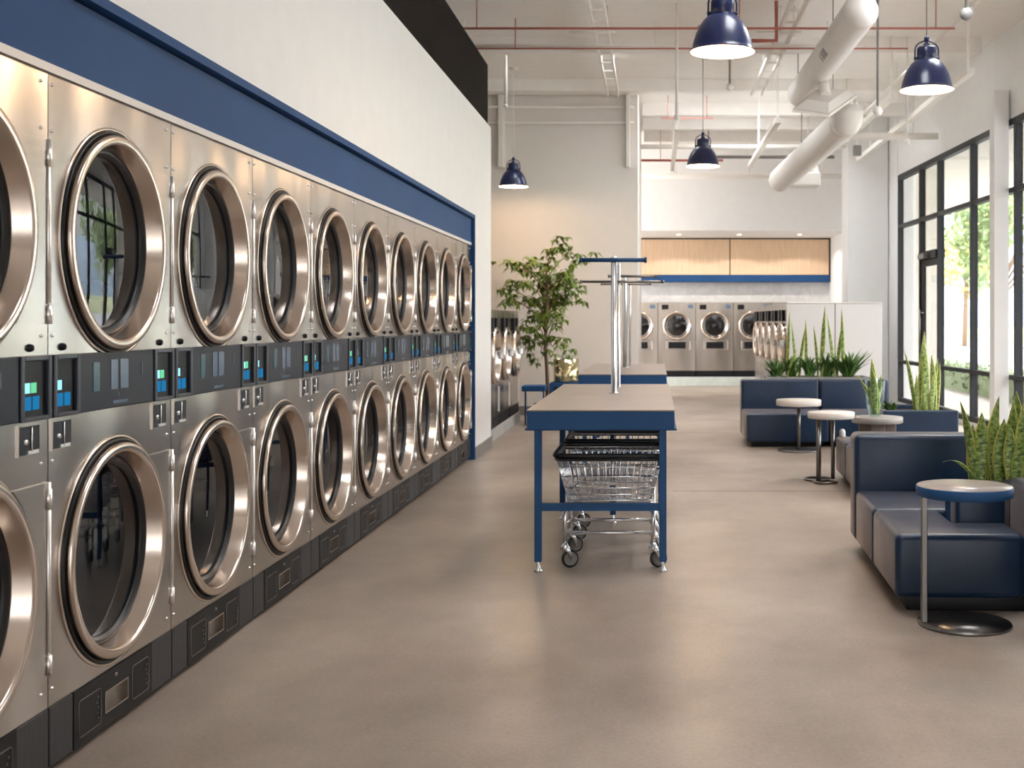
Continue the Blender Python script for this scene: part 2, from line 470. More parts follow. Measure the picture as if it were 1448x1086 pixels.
# slim white column in front of the glazing
struct('trim_5', [((4.03, 14.1, 0), (4.2, 14.3, 4.12))], M['wall'], 'slim white column standing in front of the windows')
# joints cut in the floor
bm = B()
for y in (9.62, 14.6): bx(bm, (.15, y-.004, -.004), (4.0, y+.004, .0006))
o = obj('trim_6', bm, paint('joint', srgb(84, 74, 66), .8, spec=.1)); o['kind'] = 'structure'; o['label'] = 'thin control joints across the concrete floor'

# ------------------------------------------------------------------ stacked dryers
dryer = thing('stacked_dryer', '', 'dryer', (-1.83, D0 - DW, 0))
w = DW - .005
UC, ZU, ZL = .44, 1.644, .6075
bm = B()
plate_hole(bm, 0, w, 1.278, 2.125, UC, ZU, .345)
plate_hole(bm, 0, w, .213, 1.084, UC, ZL, .345)
for (y0, y1) in ((0, .002), (w-.002, w)): bx(bm, (-1.0, y0, .03), (-.0005, y1, 2.125))
bx(bm, (-1.0, 0, 2.122), (-.0005, w, 2.125)); bx(bm, (-1.0, 0, .03), (-.99, w, 2.125)); bx(bm, (-.98, 0, 1.084), (-.001, w, 1.09)); bx(bm, (-.98, 0, 1.27), (-.001, w, 1.278)); bx(bm, (-.98, 0, .03), (-.02, w, .04))
obj('cabinet', bm, M['steel'], dryer)
# raised sheet metal seams on the face
for nm, zc, z0, z1 in (('hinge_panel', ZU, 1.37, 1.925), ('hinge_panel', ZL, .314, .894)):
    bm = B(); n = 18; L, Rr = [], []
    for k in range(n+1):
        z = z0 + (z1-z0)*k/n
        yy = UC + math.sqrt(max(.0, .378**2 - (z-zc)**2)) + .012
        L.append((yy, z)); Rr.append((w-.022, z))
    vf = [(bm.verts.new((.008, a, z)), bm.verts.new((.006, b, z2))) for (a, z), (b, z2) in zip(L, Rr)]
    vb = [(bm.verts.new((0.0, a-.003, z)), bm.verts.new((0.0, b, z2))) for (a, z), (b, z2) in zip(L, Rr)]
    for k in range(n):
        bm.faces.new((vf[k][0], vf[k][1], vf[k+1][1], vf[k+1][0]))
        bm.faces.new((vf[k][0], vf[k+1][0], vb[k+1][0], vb[k][0]))
        bm.faces.new((vf[k][1], vb[k][1], vb[k+1][1], vf[k+1][1]))
    bm.faces.new((vf[0][0], vb[0][0], vb[0][1], vf[0][1])); bm.faces.new((vf[n][0], vf[n][1], vb[n][1], vb[n][0]))
    obj(nm, bm, M['steel'], dryer)
    bm = B(); tube(bm, [(.006, w-.008, z0), (.006, w-.008, z1)], .0085, 10)
    h = obj('hinge', bm, M['hinge'], dryer)
    for zz in (z0+.03, z1-.05):
        bm = B(); tube(bm, [(.007, w-.008, zz-.03), (.007, w-.008, zz+.03)], .0105, 10)
        obj('hinge_knuckle', bm, M['hinge'], h)
def dryer_door(zc):
    bm = B()
    lathe(bm, [(.352, .0), (.372, .0), (.374, .006), (.370, .012), (.366, .012), (.364, .008), (.358, .008), (.352, .004)], 'x', (0, UC, zc), 80, closed=True)
    d = obj('door', bm, M['rubber'], dryer); 
    d['label'] = 'round dryer door with a black gasket and steel ring'
    bm = B(); lathe(bm, [(.374, 0), (.374, .004), (.379, .006), (.385, .004), (.386, 0)], 'x', (0, UC, zc), 80, closed=True)
    obj('base_ring', bm, M['ring'], d)
    bm = B()
    lathe(bm, [(.352, -.005), (.358, .014), (.360, .022), (.358, .029), (.352, .032), (.338, .032), (.331, .03), (.327, .024), (.313, -.034), (.311, -.038), (.345, -.038)], 'x', (0, UC, zc), 96)
    obj('door_ring', bm, M['ring'], d)
    bm = B()
    lathe(bm, [(.314, -.037), (.312, -.028), (.306, -.024), (.298, -.026), (.293, -.034), (.288, -.036), (.286, -.046), (.3, -.05)], 'x', (0, UC, zc), 80)
    obj('glass_gasket', bm, M['rubber'], d)
    bm = B()
    lathe(bm, [(.296, -.043), (.2, -.039), (.1, -.037), (0, -.036)], 'x', (0, UC, zc), 64)
    obj('door_glass', bm, M['door_glass'], d)
    bm = B()
    lathe(bm, [(.342, -.01), (.342, -.12), (.36, -.13), (.36, -.72)], 'x', (0, UC, zc), 48)
    dr = obj('drum', bm, M['drum_wall'], dryer, recalc=False)
    bm = B(); lathe(bm, [(.36, -.72), (.2, -.715), (0, -.71)], 'x', (0, UC, zc), 48)
    obj('drum_back', bm, M['drum'], dr, recalc=False)
    bm = B()
    for k in range(4):
        a = PI/4 + k*PI/2 + (.3 if zc > 1 else .9)
        c, s = math.cos(a), math.sin(a)
        p = [Vector((-.16, UC + .36*c, zc + .36*s)), Vector((-.16, UC + .27*c, zc + .27*s))]
        tg = Vector((0, -s, c))*.025
        vs = []
        for x in (-.16, -.70):
            vs.append([bm.verts.new((x, q.y+e*tg.y*(1 if j == 0 else .4), q.z+e*tg.z*(1 if j == 0 else .4))) for j, q in enumerate(p) for e in (-1, 1)])
        A, C = vs
        for q in ((0,1),(1,3),(3,2),(2,0)): bm.faces.new((A[q[0]], A[q[1]], C[q[1]], C[q[0]]))
        bm.faces.new((A[0], A[1], A[3], A[2])); bm.faces.new((C[0], C[2], C[3], C[1]))
    obj('lifter', bm, M['drum_wall'], dr)
dryer_door(ZU); dryer_door(ZL)
# control strip
bm = B(); bx(bm, (-.02, 0, 1.086), (.002, w, 1.276)); rbx(bm, (.002, .172, 1.088), (.012, .722, 1.275), .003, 2)
cp = obj('control_panel', bm, M['panel'], dryer)
for u0, u1 in ((.004, .166), (.728, w-.006)):
    bm = B()
    for lo, hi in (((.002, u0, 1.086), (.018, u0+.018, 1.277)), ((.002, u1-.018, 1.086), (.018, u1, 1.277)), ((.002, u0+.018, 1.262), (.018, u1-.018, 1.277)), ((.002, u0+.018, 1.086), (.018, u1-.018, 1.1))):
        rbx(bm, lo, hi, .003, 2)
    c = obj('card_reader', bm, M['panel_frame'], dryer)
    bm = B(); bx(bm, (.002, u0+.018, 1.1), (.005, u1-.018, 1.262)); obj('reader_window', bm, M['black'], c)
    a = u0 + .03
    for nm, mt, q in (('display', 'led_cyan', (a, a+.035, 1.168, 1.198)), ('display', 'led_green' if u0 > .5 else 'black', (a+.042, a+.072, 1.168, 1.198)),
                      ('display', 'led_blue', (a, a+.042, 1.118, 1.158)), ('display', 'led_blue', (a+.052, a+.088, 1.118, 1.158))):
        bm = B(); bx(bm, (.005, q[0], q[2]), (.0065, q[1], q[3])); obj(nm, bm, M[mt], c)
for u0, u1, z0, z1, mt in ((.26, .305, 1.15, 1.245, 'lcd_teal'), (.385, .435, 1.15, 1.25, 'lcd'), (.455, .515, 1.15, 1.25, 'lcd'), (.62, .63, 1.19, 1.235, 'panel_frame')):
    bm = B(); bx(bm, (.012, u0, z0), (.0135, u1, z1)); obj('panel_display', bm, M[mt], cp)
bm = B(); bx(bm, (.012, .40, 1.102), (.0132, .51, 1.112)); bx(bm, (.012, .44, 1.125), (.0132, .447, 1.138)); obj('panel_marking', bm, M['lcd'], cp)
# coin vaults below the strip
for u0, u1 in ((.018, .13), (.738, .85)):
    bm = B(); z0, z1 = .99, 1.072
    for lo, hi in (((0, u0-.005, z0-.005), (.005, u0, z1+.005)), ((0, u1, z0-.005), (.005, u1+.005, z1+.005)), ((0, u0, z1), (.005, u1, z1+.005)), ((0, u0, z0-.005), (.005, u1, z0))): bx(bm, lo, hi)
    v = obj('coin_vault', bm, M['steel'], dryer)
    bm = B(); bx(bm, (-.005, u0, z0), (.0015, u1, z1)); bx(bm, (.0015, u0+.004, z0+.012), (.004, u0+.06, z1-.006)); obj('vault_dark_plate', bm, M['panel'], v)  # dark plate colour stands in for the shade inside the vault recess
    bm = B(); lathe(bm, [(0, .012), (.008, .012), (.009, .004)], 'x', (0, u0+.03, .5*(z0+z1)-.004), 12); bx(bm, (.003, u0+.018, .5*(z0+z1)-.007), (.009, u0+.045, .5*(z0+z1)-.001)); obj('vault_lock', bm, M['chrome'], v)
    bm = B(); tube(bm, [(.004, u0+.07, z0+.004), (.004, u0+.07, z1-.004)], .0025, 6); bx(bm, (.001, u0+.05, z0), (.005, u1-.004, z0+.01)); obj('vault_rail', bm, M['hinge'], v)
for u in (.08, .80):
    bm = B(); lathe(bm, [(0, .012), (.008, .012), (.011, .008), (.0125, 0)], 'x', (0, u, 1.3), 16); bx(bm, (.01, u-.0015, 1.292), (.0135, u+.0015, 1.308))
    obj('round_lock', bm, M['black'], dryer)
for u in (.02, w-.04):
    for z in (2.095, 1.955, 1.335, .955, .265):
        bm = B(); lathe(bm, [(0, .006), (.004, .005), (.006, 0)], 'x', (0, u, z), 8); obj('screw', bm, M['chrome'], dryer)
# black plinth panel with a lint opening
bm = B()
for lo, hi in (((-.03, .15, .03), (.004, .355, .21)), ((-.03, .53, .03), (.004, .722, .21)), ((-.03, .355, .148), (.004, .53, .21)), ((-.03, .355, .03), (.004, .53, .074)), ((-.06, .15, .03), (-.055, .722, .21))): bx(bm, lo, hi)
pl = obj('base_panel', bm, M['black'], dryer)
for u0, u1 in ((0, .147), (.725, w)):
    bm = B(); rbx(bm, (-.03, u0+.002, .03), (.003, u1-.002, .21), .002, 1); obj('side_plank', bm, M['blackwood'], pl)
bm = B()
for lo, hi in (((-.05, .355, .074), (.007, .36, .148)), ((-.05, .525, .074), (.007, .53, .148)), ((-.05, .36, .143), (.007, .525, .148)), ((-.05, .36, .074), (.007, .525, .079)), ((-.052, .355, .074), (-.05, .53, .148))): bx(bm, lo, hi)
obj('lint_opening', bm, M['steel'], pl)
for u0, u1 in ((.18, .33), (.565, .70)):
    bm = B(); z0, z1 = .055, .172
    r = .012; pts = []
    for cx, cz, a0 in ((u1-r, z1-r, 0), (u0+r, z1-r, PI/2), (u0+r, z0+r, PI), (u1-r, z0+r, 1.5*PI)):
        for k in range(4):
            a = a0 + k*PI/6; pts.append((.005, cx+r*math.cos(a), cz+r*math.sin(a)))
    tube(bm, pts, .0018, 5, closed=True)
    for q in range(5): bx(bm, (.004, u1-.02-.008*(q % 2), z0+.02+.017*q), (.0055, u1-.014-.008*(q % 2), z0+.026+.017*q))
    obj('access_plate', bm, M['gunmetal'], pl)
bm = B(); lathe(bm, [(0, .009), (.007, .009), (.008, .004)], 'x', (0, .44, .182), 12); obj('panel_lock', bm, M['gunmetal'], pl)
bm = B(); bx(bm, (-.6, .02, 0), (-.05, w-.02, .03)); obj('toe_base', bm, M['black'], dryer)
DL = ['stacked steel dryer cut off by the left edge of the photo',
      'second stacked steel dryer from the left edge, the nearest seen whole',
      'third stacked steel dryer from the left edge of the photo', 'fourth stacked steel dryer from the left edge of the photo',
      'fifth stacked steel dryer from the left edge of the photo', 'fifth stacked steel dryer from the far end of the row',
      'fourth stacked steel dryer from the far end of the row', 'third stacked steel dryer from the far end of the row',
      'second to last stacked steel dryer at the far end of the row', 'farthest stacked steel dryer, beside the end of the white wall']
GD = 'stacked dryers along the left wall'
dryer['label'] = DL[0]; dryer['group'] = GD
for k in range(1, NB): dup(dryer, (-1.83, D0 + (k-1)*DW, 0), 0, DL[k], GD)

# ------------------------------------------------------------------ washers (local: face x=0, width along y, looking +x)
def washer(name, label, W, H, Dp, zc, r, group, style):
    t = thing(name, label, 'washing machine', group=group)
    bm = B()
    y0, y1 = 0, W-.012
    plate_hole(bm, y0, y1, .13, H, W/2, zc, r*.92)
    bx(bm, (-Dp, y0, .13), (-.001, y0+.003, H)); bx(bm, (-Dp, y1-.003, .13), (-.001, y1, H)); bx(bm, (-Dp, y0, H-.004), (-.001, y1, H)); bx(bm, (-Dp, y0, .0), (-Dp+.004, y1, H))
    obj('cabinet', bm, M['steel'], t)
    bm = B(); bx(bm, (-Dp+.01, y0+.004, 0), (.003 if style == 'row' else -.01, y1-.004, .129)); obj('skirt', bm, M['black'], t)
    bm = B()
    lathe(bm, [(r*.9, .0), (r*1.0, .0), (r*1.02, .02), (r*.99, .05), (r*.93, .058), (r*.87, .05), (r*.82, -.01), (r*.72, -.02)], 'x', (0, W/2, zc), 48)
    d = obj('door', bm, M['ring'], t)
    bm = B(); lathe(bm, [(r*.8, -.003), (r*.5, .022), (0, .035)], 'x', (0, W/2, zc), 32); obj('door_glass', bm, M['door_glass'], d)
    bm = B(); lathe(bm, [(r*.93, -.01), (r*.9, -.42), (0, -.43)], 'x', (0, W/2, zc), 32); obj('drum', bm, M['black'] if style == 'alcove' else M['drum_wall'], t, recalc=False)
    bm = B(); rbx(bm, (.02, W/2+r*.82, zc-.05), (.085, W/2+r*1.02, zc+.05), .012, 2); obj('door_latch', bm, M['chrome'], d)
    if style == 'alcove':
        bm = B(); rbx(bm, (0, .08, H-.15), (.012, .22, H-.05), .004, 1); obj('coin_box', bm, M['black'], t)
        bm = B(); rbx(bm, (0, W-.17, H-.13), (.008, W-.06, H-.05), .003, 1); obj('display', bm, M['lcd'], t)
        bm = B(); rbx(bm, (0, .15, zc-.52), (.006, W-.12, zc-.30), .02, 2); sp = obj('soap_panel', bm, M['steel'], t)
        bm = B(); rbx(bm, (.006, .22, zc-.485), (.02, W-.22, zc-.345), .006, 2); obj('control_panel', bm, M['black'], sp)
    else:
        for u in (.18, .52):
            bm = B(); rbx(bm, (0, W*u, H-.26), (.04, W*u+.13, H-.09), .012, 2); obj('control_box', bm, M['black'], t)
        bm = B(); bx(bm, (0, .01, H-.03), (.012, W-.022, H-.012)); bx(bm, (0, .01, H-.34), (.008, W-.022, H-.33)); obj('top_rail', bm, M['chrome'], t)
        bm = B(); bx(bm, (0.0, W-.04, .16), (.012, W-.022, zc-r-.05)); obj('corner_strip', bm, M['hinge'], t)
    return t
GW = 'steel washers in the back alcove'
wa = washer('front_load_washer', 'back alcove washer half hidden by the beige wall end', .803, 1.58, .7, 1.085, .30, GW, 'alcove')
wl = ['back alcove washer half hidden by the beige wall end', 'second back alcove washer from the left, first with its whole door in view',
      'third back alcove washer from the left, its whole door in view', 'back alcove washer partly hidden by the island of washers', 'rightmost back alcove washer, only its top seen above the island']
for k in range(5):
    # facing -Y : local x -> -Y, local y -> +X
    loc = (-.735 + .803*k, 25.2, .19)
    if k == 0: wa.location = loc; wa.rotation_euler[2] = -PI/2
    else: dup(wa, loc, -PI/2, wl[k], GW)
struct('trim_7', [((-1.6, 25.12, 0), (3.78, 25.92, .19))], M['plinth_tile'], 'pale tiled plinth under the back washers', .005)
GL = 'steel washers beyond the partition wall'
wb = washer('large_washer', 'nearest steel washer just past the end of the white partition wall', 1.0, 1.37, .85, .84, .33, GL, 'row')
for k, lb in enumerate(('nearest steel washer just past the end of the white partition wall', 'middle steel washer of three past the partition wall', 'farthest steel washer of three, closest to the tree')):
    loc = (-1.87, 13.25 + 1.02*k, .135)
    if k == 0: wb.location = loc
    else: dup(wb, loc, 0, lb, GL)
struct('trim_8', [((-2.9, 13.1, 0), (-1.85, 16.33, .135))], M['plinth'], 'grey concrete plinth under the three washers', .006)
# island of washers, back to back
IA = .018
GI = 'washers in the island, doors facing the tables'
wi = washer('island_washer', 'nearest island washer with doors facing the folding tables', .9, 1.44, .66, .86, .3, GI, 'row')
for c in list(COL.objects):
    if c.parent == wi and c.name.startswith('cabinet'):
        pass
il = ['nearest island washer, its door just left of the pale end panels', 'second nearest island washer in the row facing the tables',
      'middle island washer in the row facing the tables', 'second farthest island washer in the row facing the tables', 'farthest island washer, closest to the alcove']
for k in range(5):
    y = 17.05 + .9*(k+1)
    loc = (1.9 - IA*(y-17), y, .19)
    if k == 0: wi.location = loc; wi.rotation_euler[2] = PI + IA
    else: dup(wi, loc, PI + IA, il[k], GI)
wi2 = dup(wi, (3.24, 17.06, .19), IA, 'island washer facing the windows, its edge seen right of the pale end panels')
wi2['group'] = 'washers facing the windows'
bm = B(); bx(bm, (1.94, 16.98, 0), (3.2, 21.5, .185)); o = obj('trim_9', bm, M['plinth']); o['kind'] = 'structure'; o['label'] = 'plinth under the washer island'
ep = thing('end_panel', 'pale brushed steel end panel closing the washer island behind the plants', 'panel', (0, 0, 0))
bm = B(); rbx(bm, (1.885, 17.0, .0), (2.575, 17.035, 1.625), .004, 1); obj('left_sheet', bm, M['endpanel'], ep)
bm = B(); rbx(bm, (2.583, 17.0, .0), (3.25, 17.035, 1.625), .004, 1); obj('right_sheet', bm, M['endpanel'], ep)
bm = B(); rbx(bm, (1.885, 16.99, 1.627), (3.25, 17.04, 1.645), .004, 1); obj('top_rail', bm, M['hinge'], ep)

for k, x in enumerate((.5, 1.75, 3.0)):
    t = thing('downlight', ['left', 'middle', 'right'][k] + ' small recessed downlight in the soffit over the maple cupboards', 'lamp', (x, 24.6, 3.165), 0, 'alcove downlights')
    bm = B(); lathe(bm, [(.07, 0), (.075, -.006), (.055, -.006), (.05, 0)], 'z', (0, 0, 0), 24, closed=True); obj('trim_ring', bm, M['white_enamel'], t)
    bm = B(); lathe(bm, [(.05, -.001), (0, -.001)], 'z', (0, 0, 0), 24); obj('lens', bm, M['bulb'], t)
    L = bpy.data.lights.new('downlight', 'SPOT'); L.energy = 14; L.spot_size = R(140); L.color = (1, .93, .86); L.shadow_soft_size = .05
    lo = bpy.data.objects.new('downlight', L); COL.objects.link(lo); lo.parent = t; lo.location = (0, 0, -.02)
# wall cupboards of the alcove
for x0, x1, lb in ((-.8, 1.615, 'left maple fronted wall cupboard above the back washers'), (1.625, 3.76, 'right maple fronted wall cupboard above the back washers')):
    t = thing('wall_cupboard', lb, 'cupboard', (0, 0, 0), 0, 'maple cupboards in the alcove')
    box_obj('door', (x0+.006, 25.63, 2.372), (x1-.006, 25.65, 3.19-.055), M['maple'], t)
    box_obj('carcass', (x0, 25.652, 2.37), (x1, 25.92, 3.15), M['black'], t)
struct('trim_10', [((-.8, 25.62, 2.215), (3.77, 25.92, 2.366))], M['navy'], 'navy strip under the maple cupboards')
struct('trim_11', [((-.8, 25.62, 3.137), (3.78, 25.65, 3.164)), ((3.762, 25.62, 2.215), (3.785, 25.65, 3.164))], M['black'], 'black edging around the maple cupboards')

# ------------------------------------------------------------------ folding tables
def folding_table(label, Y0, rails):
    t = thing('folding_table', label, 'table', (-.296, Y0, 0), 0, 'folding tables in the middle of the room')
    hw, L = .404, 2.65
    bm = B(); rbx(bm, (-hw, 0, .782), (hw, L, .884), .005, 2)
    bx(bm, (-hw-.012, .01, .778), (hw+.012, L-.01, .788))
    obj('apron', bm, M['navy_metal'], t)
    bm = B(); rbx(bm, (-hw-.002, -.002, .884), (hw+.002, L/2-.001, .892), .002, 1); obj('tabletop', bm, M['table_top'], t)
    bm = B(); rbx(bm, (-hw-.002, L/2+.001, .884), (hw+.002, L+.002, .892), .002, 1); obj('tabletop', bm, M['table_top'], t)
    for x, y in ((-.346, .02), (.34, .02), (-.346, 1.75), (.34, 1.75), (0.01, 1.6), (-.346, 2.6), (.34, 2.6)):
        bm = B(); rbx(bm, (x-.02, y, .055), (x+.02, y+.04, .781), .003, 1)
        lg = obj('leg', bm, M['navy_metal'], t)
        bm = B(); lathe(bm, [(0, 0), (.024, 0), (.026, .006), (.012, .014), (.011, .03), (.009, .032), (.009, .055)], 'z', (x, y+.02, 0), 16)
        obj('foot', bm, M['chrome'], lg)
    for y in (.022, 2.602):
        bm = B(); bx(bm, (-.326, y, .335), (.32, y+.036, .375)); obj('crossbar', bm, M['navy_metal'], t)
    for (y, x, r, top, zr, xa, xb, rr, col) in rails:
        bm = B(); lathe(bm, [(0, .892), (r*1.5, .892), (r*1.5, .9), (r, .9), (r, top-.01), (r*.8, top), (0, top)], 'z', (x, y, 0), 16)
        p = obj('hanging_post', bm, M['chrome'], t)
        bm = B(); tube(bm, [(xa, y-.02, zr), (xb, y-.02, zr)], rr, 10)
        for e in (xa, xb): tube(bm, [(e-.008, y-.02, zr), (e+.008, y-.02, zr)], rr*1.35, 10)
        obj('hanging_rail', bm, M[col], p)
    return t
folding_table('nearer folding table with a taupe top and two wire carts under it', 6.5,
    [(1.45, .0235, .0205, 1.812, 1.785, -.2, .235, .0145, 'navy_metal'), (2.2, .032, .0125, 1.80, 1.665, -.245, .356, .0095, 'gunmetal')])
folding_table('farther folding table with a taupe top, behind the nearer one', 10.84,
    [(1.55, -.013, .028, 1.865, 1.842, -.185, .316, .014, 'gunmetal'), (2.2, .025, .012, 1.80, 1.78, -.29, .25, .01, 'gunmetal')])

# ------------------------------------------------------------------ wire carts
def cart(label, Y0):
    t = thing('laundry_cart', label, 'cart', (-.255, Y0, 0), 0, 'wire laundry carts under the nearer table')
    def rr(x, y0, y1, z, r=.05, n=5):
        pts = []
        for cx, cy, a0 in ((x-r, y1-r, 0), (-x+r, y1-r, PI/2), (-x+r, y0+r, PI), (x-r, y0+r, 1.5*PI)):
            for k in range(n): 
                a = a0 + k*PI/2/(n-1); pts.append((cx+r*math.cos(a), cy+r*math.sin(a), z))
        return pts
    bm = B(); P = rr(.305, 0, .64, .628)
    tube(bm, P, .0135, 8, closed=True); tube(bm, [(p[0]*.985, (p[1]-.32)*.985+.32, .605) for p in P], .008, 6, closed=True)
    obj('rim', bm, M['rubber'], t)
    bm = B()
    def at(f, side, u):          # f 0 top..1 bottom ; point on the tapered wall
        hx = .295 + (.235-.295)*f; ya = .012 + (.085-.012)*f; yb = .628 + (.56-.628)*f; z = .612 - .245*f
        if side == 0: return (-hx + 2*hx*u, ya, z)
        if side == 1: return (hx, ya + (yb-ya)*u, z)
        if side == 2: return (hx - 2*hx*u, yb, z)
        return (-hx, yb + (ya-yb)*u, z)
    for f in (.0, .2, .43, .7, .86, 1.0):
        ring = [at(f, s, u) for s in range(4) for u in (.04, .96)]
        tube(bm, ring, .0042 if f < 1 else .005, 6, closed=True)
    for s in range(4):
        n = 13
        for k in range(n+1):
            u = .04 + .92*k/n
            tube(bm, [at(0, s, u), at(1, s, u)], .0031, 5)
    for k in range(1, 12):
        u = k/12
        a, c = at(1, 0, u), at(1, 2, 1-u); tube(bm, [a, c], .0022, 5)
        a, c = at(1, 1, u), at(1, 3, 1-u); tube(bm, [a, c], .0022, 5)
    obj('wire_basket', bm, M['chrome'], t)
    bm = B()
    xl, yf, yb = .247, .0, .43
    tube(bm, rr(.24, .05, .58, .352, .04), .011, 8, closed=True)
    for x in (-xl, xl):
        for y in (yf, yb):
            tube(bm, [(x*.9, y+.06, .352), (x, y+.03, .34), (x, y+.03, .12)], .0135, 8)
        tube(bm, [(x, yf+.03, .25), (x*.96, yb+.03, .2)], .008, 6)
    tube(bm, [(-xl, yf+.03, .195), (xl, yf+.03, .195)], .0105, 8); tube(bm, [(-xl, yb+.03, .195), (xl, yb+.03, .195)], .0105, 8)
    obj('frame', bm, M['chrome'], t)
    for x in (-xl, xl):
        for y in (yf, yb):
            a = R(66 if x < 0 else 70); ax = Vector((math.cos(a), -math.sin(a), 0)); off = Vector((math.sin(a), math.cos(a), 0))*(.03)
            c = Vector((x, y+.03, .05)) + off
            b2 = B()
            lathe(b2, [(.0, -.012), (.022, -.013), (.036, -.010), (.038, -.012), (.046, -.012), (.05, -.006), (.05, .006), (.046, .012), (.038, .012), (.036, .010), (.022, .013), (0, .012)], 'x', (0, 0, 0), 28)
            rot = Matrix(((ax.x, off.normalized().x, 0), (ax.y, off.normalized().y, 0), (0, 0, 1))).to_4x4()
            bmesh.ops.transform(b2, matrix=Matrix.Translation(c) @ rot, verts=b2.verts[:])
            for f in b2.faces:
                cc = f.calc_center_median() - c
                rad = math.sqrt(cc.length_squared - min(cc.length_squared, cc.dot(ax)**2))
                f.material_index = 0 if rad > .037 else 1
            f_b = B()
            for s in (-1, 1):
                q = c + ax*(s*.019)
                vs = []
                top = Vector((x, y+.03, .112)) + ax*(s*.019)
                tube(f_b, [top, top*.45 + q*.55 + Vector((0,0,.012)), q], [.016, .013, .009], 6)
            tube(f_b, [c-ax*.024, c+ax*.024], .006, 8)
            lathe(f_b, [(0, .105), (.028, .105), (.03, .112), (.02, .122), (.014, .14), (0, .14)], 'z', (x, y+.03, 0), 14)
            cs = obj('caster', f_b, M['chrome'], t)
            obj('wheel', b2, [M['rubber'], M['grey']], cs)
    return t
cart('front wire laundry cart with a black rim under the nearer table', 6.61)
cart('rear wire laundry cart, pushed in behind the front one under the table', 7.44)

# ------------------------------------------------------------------ lounge seating
def sofa(name, label, loc, rotz, parts, group):
    t = thing(name, label, 'sofa', loc, rotz, group)
    for nm, lo, hi, r in parts:
        bm = B()
        if lo is None:
            P = [(0, 0), (.612, 0), (.612, .366), (.352, .366), (.352, .752), (0, .752)]
            A = [bm.verts.new((x, y, .065)) for x, y in P]; C = [bm.verts.new((x, y, .372)) for x, y in P]
            bm.faces.new(A[::-1]); bm.faces.new(C)
            for k in range(6): bm.faces.new((A[k], A[(k+1) % 6], C[(k+1) % 6], C[k]))
            bmesh.ops.recalc_face_normals(bm, faces=bm.faces[:])
            bmesh.ops.bevel(bm, geom=bm.edges[:], offset=r, segments=4, profile=.5, affect='EDGES')
        else: rbx(bm, lo, hi, r, 4)
        for f in bm.faces: f.smooth = True
        o = obj(nm, bm, M['vinyl'] if nm != 'plinth' else M['black'], t)
    return t
# far bench, faces the camera
GS = 'navy sofa modules at the far end of the lounge'
sofa('sofa_module', 'left navy sofa module with backrest, behind the far pedestal table', (1.0, 12.93, 0), 0,
     [('seat', (0, 0, .055), (.895, .79, .365), .025), ('backrest', (0, .795, .055), (.895, 1.04, .70), .03), ('plinth', (.06, .08, 0), (.84, .95, .054), .005)], GS)
sofa('sofa_module', 'right navy sofa module with backrest and end arm, behind the glass vase', (1.91, 12.93, 0), 0,
     [('seat', (0, 0, .055), (.62, .79, .365), .025), ('backrest', (0, .795, .055), (.555, 1.04, .70), .03), ('armrest', (.562, .795, .055), (.8, 1.05, .70), .04), ('plinth', (.05, .08, 0), (.58, .95, .054), .005)], GS)
# middle bench seen from its end
sofa('bench_module', 'far navy bench seat in the middle of the lounge', (1.575, 9.83, 0), R(-1.5),
     [('seat', (0, 0, .06), (.78, .62, .365), .028), ('plinth', (.06, .04, 0), (.72, .58, .059), .005)], 'navy bench seats behind the near sofa')
sofa('bench_module', 'near navy bench seat just behind the near sofa backrest', (1.556, 9.12, 0), R(-1.5),
     [('seat', (0, 0, .06), (.78, .70, .365), .028), ('plinth', (.06, .04, 0), (.72, .66, .059), .005)], 'navy bench seats behind the near sofa')
# near sofa
rz = R(-2.2)
sofa('sofa_module', 'near navy sofa module with a tall backrest, facing the camera', (1.166, 6.37, 0), rz,
     [('seat', (0, 0, .065), (.90, .69, .372), .03), ('backrest', (-.004, .695, .065), (.905, .93, .703), .035), ('plinth', (.06, .04, 0), (.84, .88, .064), .005)], 'navy sofa modules nearest the camera')
sofa('sofa_module', 'front navy sofa module with low arm, right behind the near round table', (1.137, 5.61, 0), rz,
     [('seat', None, None, .035), ('backrest', (.362, .37, .065), (.612, .52, .563), .025), ('armrest', (.62, -.45, .065), (.93, .36, .60), .035), ('plinth', (.06, .06, 0), (.88, .40, .064), .005)], 'navy sofa modules nearest the camera')

def planter(label, lo, hi, mat='vinyl', rotz=0):
    t = thing('planter_box', label, 'planter', ((lo[0]+hi[0])/2, lo[1], 0), rotz)
    hw, dp, h = (hi[0]-lo[0])/2, hi[1]-lo[1], hi[2]; b = lo[2]
    bm = B(); T = .05
    rbx(bm, (-hw, 0, b), (hw, T, h), .016, 3); rbx(bm, (-hw, dp-T, b), (hw, dp, h), .016, 3)
    rbx(bm, (-hw, T*.4, b), (-hw+T, dp-T*.4, h), .016, 3); rbx(bm, (hw-T, T*.4, b), (hw, dp-T*.4, h), .016, 3)
    bx(bm, (-hw+.02, .02, 0), (hw-.02, dp-.02, b+.03))
    obj('box', bm, M[mat], t)
    bm = B(); bx(bm, (-hw+T, T, h-.1), (hw-T, dp-T, h-.045)); obj('soil', bm, M['soil'], t)
    return t

